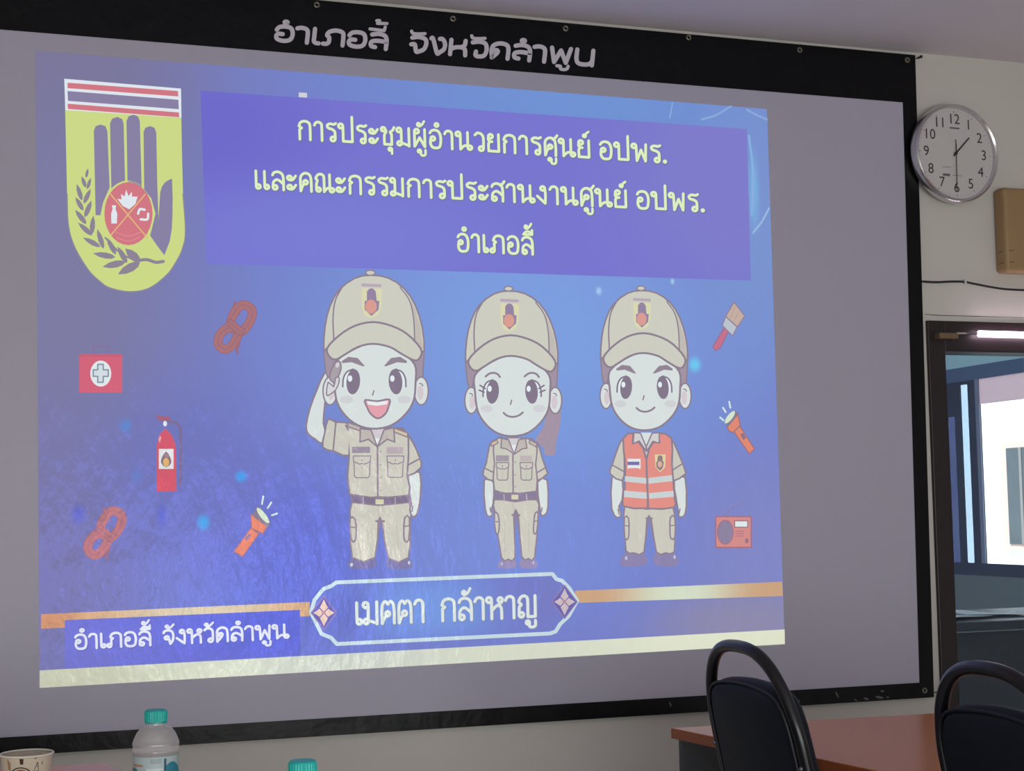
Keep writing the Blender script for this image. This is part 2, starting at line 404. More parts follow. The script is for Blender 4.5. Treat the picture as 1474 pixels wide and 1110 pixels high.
for (a, c) in (((1306, 86.5), (1323, 83)), ((1331, 994.5), (1350, 997))):
    A, C = on_y(*a, YB-.004), on_y(*c, -.006)
    b = bmesh.new(); add_tube(b, [A, (A+C)/2+Vector((0, 0, -.0015)), C], .0016, 6); obj('tie_string', b, mat('string', (46, 40, 34), .9), scr, False, -SL)
    b = bmesh.new(); add_tube(b, [C+Vector((0, .006, 0)), C+Vector((0, -.012, .001))], .0035, 10); bmesh.ops.create_uvsphere(b, u_segments=10, v_segments=6, radius=.0052, matrix=Matrix.Translation(C+Vector((0, -.012, 0))))
    nl = obj('wall_nail', b, mat('nail_dark', (52, 44, 40), .5, .5), None, True)
    tag(nl, 'dark nail in the wall at the %s corner of the screen' % ('upper right' if py and a[1] < 500 else 'lower right'), 'nail', 'nails holding the screen')

# ---------------------------------------------------------------- flat drawing on the sheet
_em = {}
def slide_mat(rgb, lift=True):
    k = tuple(rgb)
    if k not in _em:
        rgb = tuple(v+30*(1-v/255) for v in rgb) if lift else rgb
        c = lin(rgb); mx = max(c)+1e-4; tint = tuple((v/mx)**1.6 for v in c)
        _em[k] = mat('projected_%02x%02x%02x' % k, (22, 22, 24), .17, spec=.30, emit=rgb, estr=.95, tint=tint,
                     bump=(9.0, .34, .02, (2.2, 1, .9), (0, .6, 0)))
    return _em[k]
class Draw:
    step = .00009
    def __init__(s, k=(0, 0, 1), base=0): s.k = k; s.sh = []; s.n = base
    def T(s, p): return (s.k[0]+p[0]/s.k[2], s.k[1]+p[1]/s.k[2])
    def poly(s, pts, col, sm=0, up=True):
        P = smooth(pts, True, sm) if sm else pts
        P = [s.T(p) for p in P]; s.sh.append((P, tessellate_polygon([[Vector((p[0], p[1], 0)) for p in P]]), col, s.n, None)); s.n += 1 if up else 0
        return s
    def ell(s, cx, cy, rx, ry, col, rot=0, n=28):
        a = math.radians(rot); c, q = math.cos(a), math.sin(a)
        return s.poly([(cx+rx*math.cos(t)*c-ry*math.sin(t)*q, cy+rx*math.cos(t)*q+ry*math.sin(t)*c) for t in [2*math.pi*i/n for i in range(n)]], col)
    def strip(s, P, wid, col, closed=False):
        """P in photo pixels"""
        P = [Vector((p[0], p[1])) for p in P]
        Q = [P[0]]
        for p in P[1:]:
            if (p-Q[-1]).length > .04: Q.append(p)
        if closed and (Q[0]-Q[-1]).length < .05: Q.pop()
        P = Q; N = len(P); pts = []; faces = []; off = []
        if N < 2: return
        def disc(c):
            i0 = len(pts); n = 10
            for i in range(n): pts.append((c.x+wid/2*math.cos(2*math.pi*i/n), c.y+wid/2*math.sin(2*math.pi*i/n)))
            faces.append(tuple(range(i0, i0+n))); off.extend([(len(faces)*7) % 17*4e-6]*n)
        for i in range(N if closed else N-1):
            a, b = P[i], P[(i+1) % N]; d = (b-a).normalized(); nn = Vector((-d.y, d.x))*wid/2; i0 = len(pts)
            pts.extend([(a+nn)[:], (b+nn)[:], (b-nn)[:], (a-nn)[:]]); faces.append((i0, i0+1, i0+2, i0+3)); off.extend([(len(faces)*7) % 17*4e-6]*4)
            if wid > 1.2: disc(a)
        if not closed and wid > 1.2: disc(P[-1])
        s.sh.append((pts, faces, col, s.n, off))
    def line(s, pts, wid, col, sm=0, closed=False):
        P = smooth(pts, closed, sm) if sm else pts
        s.strip([s.T(p) for p in P], wid*(1.25 if wid < 2.5 else 1), col, closed); s.n += 1; return s
    def outlined(s, pts, fill, oc, wid, sm=0):
        s.poly(pts, fill, sm); P = smooth(pts, True, sm) if sm else pts
        s.strip([s.T(p) for p in P], wid*1.3, oc, True); s.n += 1; return s
    def build(s, name, parent, y0, off):
        bm = bmesh.new(); mats = []; 
        for P, faces, col, lay, off_ in s.sh:
            m = col if isinstance(col, bpy.types.Material) else slide_mat(col)
            if m not in mats: mats.append(m)
            mi = mats.index(m); y = y0-lay*s.step
            vs = [bm.verts.new(on_y(p[0], p[1], y-(off_[i_] if off_ else 0))) for i_, p in enumerate(P)]
            for f in faces:
                try: nf = bm.faces.new([vs[i] for i in f]); nf.material_index = mi
                except ValueError: continue
        bm.normal_update()
        for f in bm.faces:
            if f.normal.y > 0: f.normal_flip()
        me = bpy.data.meshes.new(name); bm.to_mesh(me); bm.free()
        for m in mats: me.materials.append(m)
        o = bpy.data.objects.new(name, me); COL.objects.link(o)
        o.parent = parent; o.location = off
        return o

# ---------------------------------------------------------------- stroke lettering (Thai, looped and plain)
def Ci(x, y, r=1.2): return [(x+r*math.cos(t), y+r*math.sin(t)) for t in [2*math.pi*i/10 for i in range(11)]]
def Sm(*p): return [tuple(q) for q in smooth(p, False, 5)]
def Li(*p): return list(p)
HEADC = Ci(1.3, 8.7)
G = {
 'ก': (8.2, [Li((1.2, 0), (1.2, 5.4), (2.3, 6.2), (.9, 7.2)), Sm((.9, 7.2), (1.8, 9.2), (4, 10), (6.2, 9.2), (6.8, 7), (6.8, 0))]),
 'า': (5.9, [Sm((.5, 8.2), (1.3, 9.6), (2.8, 10), (4.1, 9.2), (4.4, 7.5), (4.4, 0))]),
 'ร': (6.4, [Sm((5.6, 9.9), (4.5, 9.3), (2.4, 9.5), (1.0, 8.6), (1.5, 7.2), (3.6, 6.5), (4.9, 5.4), (5.1, 3.5), (5.1, 1.5)), Ci(3.9, 1.3)]),
 'ป': (8.8, [Li((2.5, 8.7), (2.5, .4), (7.4, .4), (7.4, 14)), HEADC]),
 'ะ': (5.8, [Ci(1.5, 7.0, 1.1), Sm((1.5, 5.8), (3.2, 6.0), (4.8, 8.2)), Ci(1.5, 1.9, 1.1), Sm((1.5, .7), (3.2, .9), (4.8, 3.1))]),
 'ช': (8.2, [Ci(1.6, 8.5, 1.1), Sm((2.7, 8.6), (3.1, 7.2), (2.3, 5.8), (2.1, 4), (2.1, .3)), Li((2.1, .3), (6, .3), (6, 6)), Sm((6, 6), (5.3, 7.2), (6.6, 8.2), (7.4, 9.9))]),
 'ม': (8.0, [HEADC, Li((2.5, 8.6), (2.5, 1.4)), Ci(1.5, 1.3, 1.1), Li((2.5, 1.7), (6.6, .3)), Li((6.6, 0), (6.6, 9.9))]),
 'ผ': (8.0, [Ci(2.3, 8.7, 1.15), Li((1.1, 8.7), (1.1, .2), (3.8, 5.2), (6.6, .2), (6.6, 9.9))]),
 'พ': (9.2, [HEADC, Li((2.5, 8.6), (2.8, .2), (5.1, 6.6), (7.4, .2), (7.7, 9.9))]),
 'อ': (7.8, [Ci(2.4, 5.2, 1.1), Sm((1.3, 5.0), (1.1, 2.5), (2.0, .5), (3.9, 0), (5.9, .7), (6.6, 3.2), (6.6, 6.6), (5.6, 9.2), (3.6, 10), (1.7, 9.4), (.9, 8.2))]),
 'น': (9.2, [HEADC, Li((2.5, 8.6), (2.5, .2)), Sm((2.5, .3), (4.4, 2.2), (6.0, 2.5)), Ci(7.5, 1.4, 1.1), Li((6.4, 9.9), (6.4, 1.4))]),
 'ว': (6.4, [Ci(3.9, 1.3), Sm((5.1, 1.5), (5.2, 5), (5.0, 8.1), (3.8, 9.7), (2, 10), (.7, 8.8))]),
 'ย': (7.8, [Ci(2.1, 8.6, 1.15), Sm((1, 8.2), (.9, 6.8), (1.6, 5.8), (2.9, 5.6)), Sm((1.8, 5.6), (1.0, 4.4), (1.0, 1.4), (1.0, .3)), Li((1.0, .3), (6.4, .3), (6.4, 9.9))]),
 'ค': (7.9, [Sm((1.1, 0), (1.0, 5), (1.2, 8), (2.6, 9.7), (4.4, 10), (6.2, 8.7), (6.7, 5), (6.7, 0)), Ci(3.7, 5, 1.1), Sm((3.0, 4.2), (1.9, 2.4), (1.2, .2))]),
 'ศ': (7.9, [Sm((1.1, 0), (1.0, 5), (1.2, 8), (2.6, 9.7), (4.4, 10), (6.2, 8.7), (6.7, 5), (6.7, 0)), Ci(3.7, 5, 1.1), Sm((3.0, 4.2), (1.9, 2.4), (1.2, .2)), Sm((5.4, 9.2), (6.6, 10.2), (7.6, 11.6))]),
 'ล': (7.8, [Sm((6.6, 0), (6.6, 6), (5.9, 8.9), (3.7, 10), (1.6, 9.4), (.9, 8.1)), Ci(2.1, 1.3, 1.15), Sm((1.0, 1.6), (1.3, 4.2), (2.9, 5.6), (4.5, 5.1), (6.5, 3.3))]),
 'ส': (7.8, [Sm((6.6, 0), (6.6, 6), (5.9, 8.9), (3.7, 10), (1.6, 9.4), (.9, 8.1)), Ci(2.1, 1.3, 1.15), Sm((1.0, 1.6), (1.3, 4.2), (2.9, 5.6), (4.5, 5.1), (6.5, 3.3)), Sm((5.4, 9.0), (6.6, 10.0), (7.5, 11.4))]),
 'ณ': (10.8, [Ci(2.1, 1.3, 1.1), Sm((1.0, 1.5), (1.1, 4.6), (1.6, 6.2), (.8, 7.6), (1.9, 9.5), (3.5, 10), (4.9, 9), (5.1, 6.5), (5.1, .2)), Sm((5.1, .3), (6.6, 2.1), (7.9, 2.4)), Ci(9.2, 1.3, 1.1), Li((8.1, 9.9), (8.1, 1.3))]),
 'ง': (6.2, [Ci(3.4, 8.6, 1.15), Sm((4.5, 8.7), (4.8, 5), (4.6, .1)), Li((4.6, .1), (.5, 4.1))]),
 'ภ': (9.0, [Ci(1.4, 1.3, 1.1), Li((2.5, 1.3), (2.5, 5.4), (3.4, 6.2), (2.0, 7.2)), Sm((2.0, 7.2), (2.9, 9.2), (5, 10), (7.1, 9.2), (7.7, 7), (7.7, 0))]),
 'เ': (4.0, [Li((1.1, 9.9), (1.1, 1.3)), Ci(2.2, 1.3, 1.1)]),
 'ต': (8.0, [Sm((1.1, 0), (1.0, 5), (1.3, 8.4), (2.3, 9.8), (3.2, 9.6), (3.9, 8.7), (4.6, 9.6), (5.5, 9.8), (6.5, 8.4), (6.8, 5), (6.8, 0)), Ci(3.7, 4.3, 1.05), Sm((3.0, 3.6), (1.9, 2), (1.2, .2))]),
 'ด': (7.9, [Sm((1.1, 0), (1.0, 5), (1.2, 8), (2.6, 9.7), (4.4, 10), (6.2, 8.7), (6.7, 5), (6.7, 0)), Ci(2.9, 5, 1.1), Sm((3.8, 4.3), (2.9, 2.6), (1.2, .2))]),
 'ห': (8.6, [HEADC, Li((2.5, 8.6), (2.5, 0)), Sm((2.5, 3.6), (4.2, 5.4), (5.8, 6.4), (7.3, 7.6)), Ci(6.6, 8.6, 1.05), Sm((5.6, 6.3), (6.9, 5.2), (7.2, 3), (7.2, 0))]),
 'ญ': (10.2, [Ci(2.0, 1.3, 1.1), Sm((1.0, 1.5), (1.1, 4.8), (2.0, 6.0), (.9, 7.4), (1.9, 9.4), (3.5, 10), (4.9, 9), (5.1, 6.5), (5.1, .4)), Li((5.1, .3), (8.6, .3), (8.6, 9.9)), Ci(5.0, -2.4, .8), Sm((5.8, -2.4), (5.8, -4.2), (7.2, -4.6), (8.5, -3.9), (8.6, -1.6))]),
 'จ': (7.2, [Ci(2.4, 4.6, 1.1), Sm((3.5, 4.4), (3.9, 2), (4.2, .2)), Sm((4.2, .2), (5.5, 2.6), (5.9, 6.2), (5.1, 9.1), (3.1, 10), (1.3, 9.4), (.7, 8.2))]),
 '.': (3.2, [Ci(1.2, .7, .45)]),
}
GP = dict(G)
GP.update({     # plain, loopless bold forms for the printed header
 'อ': (9.6, [Sm((1.2, 7.4), (2.3, 9.3), (4.8, 10), (7.5, 9), (8.4, 5), (7.5, 1.2), (4.8, 0), (2.0, .8), (1.2, 2.8), (2.0, 4.6), (4.0, 4.6))]),
 'า': (7.0, [Sm((.6, 9.4), (2.4, 10), (4.6, 9.3), (5.4, 7), (5.4, 0))]),
 'เ': (4.6, [Sm((1.4, 10), (1.4, 4), (1.4, 1.6), (2.2, .4), (3.6, .2))]),
 'ภ': (11.0, [Sm((.9, .3), (2.4, .3), (3.4, 1.6), (3.4, 4.8), (2.4, 6.4), (3.4, 8.8), (6.2, 10), (9, 9), (9.6, 6.5), (9.6, 0))]),
 'ล': (9.4, [Sm((8.2, 0), (8.2, 6), (7.2, 9), (4.4, 10), (1.6, 9.2)), Sm((3.4, .7), (1.6, 1.4), (1.6, 4.2), (4.2, 5.2), (8.1, 4.8))]),
 'จ': (8.8, [Sm((1.0, 9.2), (3.6, 10), (6.6, 9), (7.4, 6), (6.6, 2), (4.4, .1), (3.2, .1), (2.4, 4.6), (.8, 4.6))]),
 'ง': (8.2, [Sm((.6, 9.7), (1.4, 9.5), (3.6, .3), (4.6, .2)), Sm((4.4, .2), (6.6, 3), (6.8, 7), (5.6, 9.8), (4.4, 9.8))]),
 'ห': (9.8, [Li((1.3, 9.8), (1.3, 0)), Sm((1.3, 3.6), (3.6, 5), (6, 5.4), (7.4, 7), (7.6, 9.8)), Sm((5.8, 5.4), (7.6, 4), (8.0, 0))]),
 'ว': (8.6, [Sm((1.0, 9.2), (3.8, 10), (6.6, 9), (7.4, 5), (6.6, 1), (4.4, 0), (2.8, .6), (2.8, 3.2))]),
 'ด': (9.8, [Sm((1.4, 0), (3.6, 3.4), (3.6, 5), (2.2, 5.2)), Sm((1.6, 0), (1.0, 4.6), (1.8, 8.4), (4.8, 10), (7.6, 9), (8.4, 6), (8.4, 0))]),
 'พ': (11.2, [Li((1.3, 9.9), (2.8, .3), (5.4, 8.4), (8.0, .3), (9.7, 9.9))]),
 'น': (9.8, [Sm((1.3, 9.9), (1.3, 4), (2.2, 1), (4.6, .2), (7.2, .8), (8.4, 3)), Li((8.4, 9.9), (8.4, 0))]),
})
UP = {'้': [Ci(.2, 12.6, .7), Sm((-.4, 12), (.6, 11.5), (2.0, 12.4), (3.2, 14.4))],
      '์': [Ci(1.2, 12.6, .75), Sm((1.8, 13.0), (2.2, 14), (3.4, 15))],
      'ั': [Ci(.2, 12.7, .75), Sm((.2, 11.8), (1.8, 11.7), (3.8, 14))],
      'ี': [Sm((-1.4, 11.6), (.2, 13.2), (2.0, 13.2), (3.6, 11.7)), Li((-1.4, 11.6), (3.6, 11.6)), Li((3.6, 11.7), (3.6, 14.2))],
      'ํ': [Ci(1.6, 12.9, .95)],
      'ุ': [Ci(1.6, -2.3, .8), Li((2.6, -2.0), (2.6, -4.8))],
      'ู': [Ci(.3, -2.3, .8), Sm((1.2, -2.2), (1.2, -4.2), (2.4, -4.7), (3.5, -4.0), (3.6, -1.6))]}
UPP = dict(UP)
UPP.update({'้': [Sm((-.2, 14.5), (1.0, 14.7), (1.1, 13.4)), Li((.2, 12.7), (4.4, 13.1))],
            'ั': [Sm((-2.2, 13.6), (-1.6, 12.2), (.6, 12.0), (3.8, 12.6))],
            'ี': [Li((-2.8, 12.9), (3.4, 12.5)), Li((3.5, 12.5), (3.8, 15.0))],
            'ู': [Sm((-.8, -2.1), (.8, -2.2), (.9, -3.8), (2.3, -4.3), (3.8, -3.6), (4.2, -1.8))]})
def lettering(d, s, p0, p1, h0, h1, wid, col, up=(-.03, -1), plain=False, spacing=0.0, halo=None, space=5.0):
    g, u = (GP, UPP) if plain else (G, UP)
    x = 0; st = []; last = 8.0; cons_x = 0; hasup = False
    chars = []
    for ch in s:
        if ch == 'ำ': chars += ['ํ', 'า']
        elif ch == 'แ': chars += ['เ', 'เ']
        else: chars.append(ch)
    for ch in chars:
        if ch == ' ': x += space; continue
        if ch in u:
            ox = cons_x+last-(6.2 if plain else 4.8); oy = 0
            if ch == '้' and hasup: oy = 4.4 if plain else 3.5
            if ch in 'ัี': hasup = True
            for k in u[ch]: st.append(([(ox+a, b+oy) for a, b in k], .74 if plain else .9))
            continue
        adv, strokes = g[ch]; cons_x, last, hasup = x, adv, False
        for k in strokes: st.append(([(x+a, b) for a, b in k], 1.0))
        x += adv+spacing
    tot = x
    p0, p1 = Vector(p0), Vector(p1); ud = Vector(up)
    def tr(a, b):
        f = a/tot; return p0.lerp(p1, f)+ud*(b/10*(h0+(h1-h0)*f))
    for wd, cc in ([(wid+halo[1], halo[0])] if halo else [])+[(wid, col)]:
        for k, wf in st:
            P = [tr(a, b) for a, b in k]
            if halo and cc is halo[0]: P = [p+Vector((.7, .8)) for p in P]
            d.strip(P, wd*wf, cc)
        d.n += 1

d = Draw(base=14)
hm = mat('header_print', (208, 202, 210), .5, spec=.4)
lettering(d, 'อำเภอลี้ จังหวัดลำพูน', (393, 57.6), (856.5, 94.6), 20.6, 21.4, 6.2, hm, up=(.10, -1), plain=True, space=9)
d.build('header_lettering', scr, YB-.0003, -SL)['label'] = 'grey printed Thai header lettering'
# small pale ellipses on the lower border
sm = mat('pale_mark', (96, 94, 100), .6)
for x, y, a, b, r in ((1247, 1006, 4, 1.6, 15), (1266, 1004, 6, 1.8, 10), (1270, 995, 2.4, 1.4, 0), (1278, 1004, 2, 1, 0), (1232, 1008, 3, 1, 40), (1205, 1000, 1.2, 5, -25), (965, 1014, 1, 4, -20), (1150, 1010, 1, 3, 0)):
    d = Draw(base=14); d.ell(x, y, a, b, sm, r, 10); d.build('border_mark', scr, YB-.0003, -SL)

# ================================================================ THE PROJECTED SLIDE
YS = YB-.0008
slide = thing('projected_slide', 'bright blue projected slide with three cartoon officers and yellow-green Thai title', 'projection', (1.19, YS, .85))
OFF = -Vector(slide.location)
def glow_mat(name, base, blobs):
    """slide artwork plus a few painted glints, as soft colour fields (centre px, radius px, colour, strength)"""
    m = slide_mat(base, False).copy(); m.name = name; nt = m.node_tree; b = nt.nodes['Principled BSDF']
    tc = nt.nodes.new('ShaderNodeTexCoord'); cur = None
    for (px, py, rx, rz, rgb, s) in blobs:
        p = on_y(px, py, YS); k = 8.2/FPX*.5*(1.45 if rx > 60 else 1.15)
        sub = nt.nodes.new('ShaderNodeVectorMath'); sub.operation = 'SUBTRACT'; sub.inputs[1].default_value = (p.x, YS, p.z)
        nt.links.new(tc.outputs['Object'], sub.inputs[0])
        mul = nt.nodes.new('ShaderNodeVectorMath'); mul.operation = 'MULTIPLY'; mul.inputs[1].default_value = (1/(rx*k/2), 0, 1/(rz*k/2))
        nt.links.new(sub.outputs[0], mul.inputs[0])
        ln = nt.nodes.new('ShaderNodeVectorMath'); ln.operation = 'LENGTH'; nt.links.new(mul.outputs[0], ln.inputs[0])
        mr = nt.nodes.new('ShaderNodeMapRange'); mr.interpolation_type = 'SMOOTHERSTEP'
        mr.inputs['From Min'].default_value = 0; mr.inputs['From Max'].default_value = 2; mr.inputs['To Min'].default_value = s; mr.inputs['To Max'].default_value = 0
        nt.links.new(ln.outputs['Value'], mr.inputs['Value'])
        mx = nt.nodes.new('ShaderNodeMix'); mx.data_type = 'RGBA'
        mx.inputs['A'].default_value = (*lin(base), 1); mx.inputs['B'].default_value = (*lin(rgb), 1)
        if cur: nt.links.new(cur, mx.inputs['A'])
        nt.links.new(mr.outputs['Result'], mx.inputs['Factor']); cur = mx.outputs['Result']
    nt.links.new(cur, b.inputs['Emission Color'])
    return m
bgm = glow_mat('slide_blue', (119, 130, 202), [
    (60, 80, 300, 240, (124, 118, 152), 1), (70, 420, 260, 420, (127, 125, 163), 1), (70, 820, 190, 260, (122, 119, 165), 1),
    (780, 480, 420, 330, (126, 160, 226), 1), (850, 150, 460, 100, (114, 148, 214), 1), (1090, 330, 130, 300, (124, 152, 212), .9),
    (1110, 800, 200, 200, (132, 138, 200), 1), (760, 790, 260, 120, (124, 144, 216), .8), (1070, 895, 200, 60, (144, 140, 174), 1), (430, 800, 150, 170, (104, 114, 206), .9),
    (270, 690, 150, 170, (112, 116, 188), .7),
    (347, 686, 12, 12, (70, 160, 235), 1), (293, 752, 13, 16, (80, 170, 240), 1), (181, 613, 12, 14, (90, 140, 215), .8), (1000, 525, 15, 17, (110, 205, 245), 1),
    (862, 419, 7, 9, (170, 210, 245), .9), (968, 405, 5, 7, (170, 210, 240), .9), (197, 685, 12, 16, (105, 130, 205), .7), (113, 740, 14, 20, (88, 96, 206), .6), (233, 742, 10, 24, (88, 98, 210), .55),  # last two: blue glints of the vinyl put into the slide colour
    (1085, 275, 14, 90, (126, 182, 228), .8), (1035, 262, 10, 60, (120, 160, 220), .5)])
bg = Draw(base=0)
bg.poly([(51.5, 73), (1104, 157), (1129.5, 925), (57, 989)], bgm)
# faint light trails that the slide's artwork has
bg.build('background', slide, YS, OFF)
def part(name, d): return d.build(name, slide, YS, OFF)
def sub(name, d, p): return d.build(name, p, YS, Vector((0, 0, 0)))

for pts, wd, c in (([(1010, 172), (1030, 166), (1052, 153)], 2.2, (126, 162, 220)), ([(1075, 158), (1090, 166), (1104, 172)], 2.2, (126, 162, 220)),
                   ([(1084, 335), (1096, 320), (1107, 300)], 2.2, (140, 180, 226)), ([(968, 148), (964, 170)], 1.4, (130, 165, 222)), ([(1078, 195), (1084, 250), (1082, 310)], 3.2, (122, 168, 224))):
    tr = Draw(base=1); tr.line(pts, wd, c, 5); part('light_trail', tr)

# ---- title panel and its three lines
d = Draw(base=3)
tpm = glow_mat('slide_title', (121, 119, 210), [(300, 180, 200, 160, (112, 108, 206), 1), (1060, 250, 260, 300, (129, 127, 206), 1), (500, 340, 300, 100, (124, 127, 215), .9)])
d.poly([(288.5, 130.4), (1075, 185.6), (1080.8, 404), (297, 379.5)], tpm)
d.poly([(430, 133), (442, 133.8), (442, 140.6), (430, 139.8)], (206, 204, 214))
tp_ = part('title_panel', d)
yel, hal = (222, 240, 188), (92, 104, 150)
d = Draw(base=6)
lettering(d, 'การประชุมผู้อำนวยการศูนย์ อปพร.', (428.5, 200.2), (964, 234.8), 26.5, 24.5, 3.9, yel, up=(-.03, -1), halo=(hal, 1.7), space=3.4, spacing=.5)
lettering(d, 'และคณะกรรมการประสานงานศูนย์ อปพร.', (366, 271.5), (1018.5, 305.0), 26.0, 24.5, 3.9, yel, up=(-.03, -1), halo=(hal, 1.7), space=3.4, spacing=.5)
lettering(d, 'อำเภอลี้', (657.5, 361.5), (771, 366.5), 25.0, 24.5, 3.9, yel, up=(-.03, -1), halo=(hal, 1.7), spacing=.5)
sub('title_lettering', d, tp_)['label'] = 'pale yellow-green Thai title lettering'

# ---- emblem
K9 = (60, 90, 3.171)
ye, vi, rd, wh = (200, 216, 122), (122, 114, 154), (206, 104, 118), (222, 232, 240)
d = Draw(K9, 3)
_sh = [(104, 75), (635, 120), (640, 400)]+[p[:] for p in smooth([(645, 600), (656, 770), (642, 850), (612, 912), (570, 970), (490, 1030), (400, 1046), (310, 1028), (265, 998), (212, 945), (150, 840), (122, 740), (116, 600)], n=6)]
d.poly(_sh, ye)
d.line(_sh[3:], 1.3, (128, 122, 140))
em = part('emblem', d)
d = Draw(K9, 6); d.poly([(103, 74), (636, 119), (638, 252), (108, 217)], wh)
d.poly([(118, 92), (622, 130), (624, 155), (118, 117)], rd).poly([(118, 130), (624, 170), (626, 213), (120, 175)], vi).poly([(118, 188), (626, 228), (628, 250), (120, 212)], rd)
sub('flag_band', d, em)
d = Draw(K9, 6)
d.poly([(238, 312), (246, 291), (268, 283), (291, 290), (300, 315), (310, 570), (280, 640), (268, 697), (246, 697)], vi)
d.poly([(312, 277), (322, 256), (345, 248), (367, 258), (374, 280), (381, 560), (318, 580)], vi)
d.poly([(387, 267), (396, 246), (418, 238), (440, 246), (448, 268), (457, 590), (392, 570)], vi)
d.poly([(465, 317), (473, 298), (495, 290), (515, 298), (523, 320), (528, 560), (533, 716), (538, 640), (541, 592), (549, 566), (562, 548), (578, 537), (595, 530), (598, 620), (597, 700), (594, 760), (585, 815), (560, 880), (528, 838), (495, 790), (520, 690), (500, 620), (468, 580)], vi)
sub('hand_sign', d, em)
d = Draw(K9, 8)
d.ell(396, 690, 119, 152, ye).ell(396, 690, 110, 144, rd)
d.line([(312, 598), (482, 800)], 1.4, (226, 180, 110)).line([(472, 602), (314, 790)], 1.4, (226, 180, 110))
d.poly([(345, 622), (365, 625), (362, 600), (378, 612), (386, 580), (396, 610), (412, 590), (412, 612), (438, 612), (428, 645), (400, 670), (370, 655)], wh)
d.poly([(320, 652), (340, 652), (337, 668), (345, 690), (343, 735), (318, 735), (317, 690), (324, 668)], wh)
d.line([(440, 690), (448, 670), (470, 672)], 3.4, wh, 4).line([(486, 690), (482, 716), (452, 716)], 3.4, wh, 4)
d.line([(330, 770), (395, 792), (462, 770)], 1.0, (222, 130, 132), 4).line([(345, 800), (395, 815), (448, 798)], 1.0, (222, 130, 132), 4)
sub('red_disc', d, em)
d = Draw(K9, 6); wc = (126, 116, 136)
for x, y, a, b, r in ((207, 505, 7, 22, 12), (192, 545, 9, 28, -20), (216, 552, 8, 28, 18), (172, 592, 11, 40, -18), (208, 610, 11, 38, 25), (172, 645, 11, 36, -30), (212, 668, 12, 42, 22), (178, 705, 12, 42, -38), (232, 742, 12, 44, 5), (198, 760, 12, 44, -48),
                      (268, 805, 12, 48, -18), (228, 820, 12, 46, -62), (318, 838, 12, 44, -28), (285, 880, 14, 52, -80), (368, 878, 13, 44, -30), (330, 922, 16, 54, -102), (415, 880, 20, 46, -48), (398, 940, 20, 58, -118)):
    d.poly([(x+math.sin(math.radians(r))*-b*t+math.cos(math.radians(r))*s_*a, y+math.cos(math.radians(r))*b*t+math.sin(math.radians(r))*s_*a) for t, s_ in ((-1, 0), (-.4, .8), (.2, 1), (.7, .7), (1, 0), (.7, -.7), (.2, -1), (-.4, -.8))], wc, 0, False)
d.n += 1
d.line([(430, 905), (480, 900), (520, 912), (555, 908)], 4.6, wc, 5).line([(290, 800), (360, 870), (430, 905)], 2, wc, 4)
sub('wheat_ear', d, em)

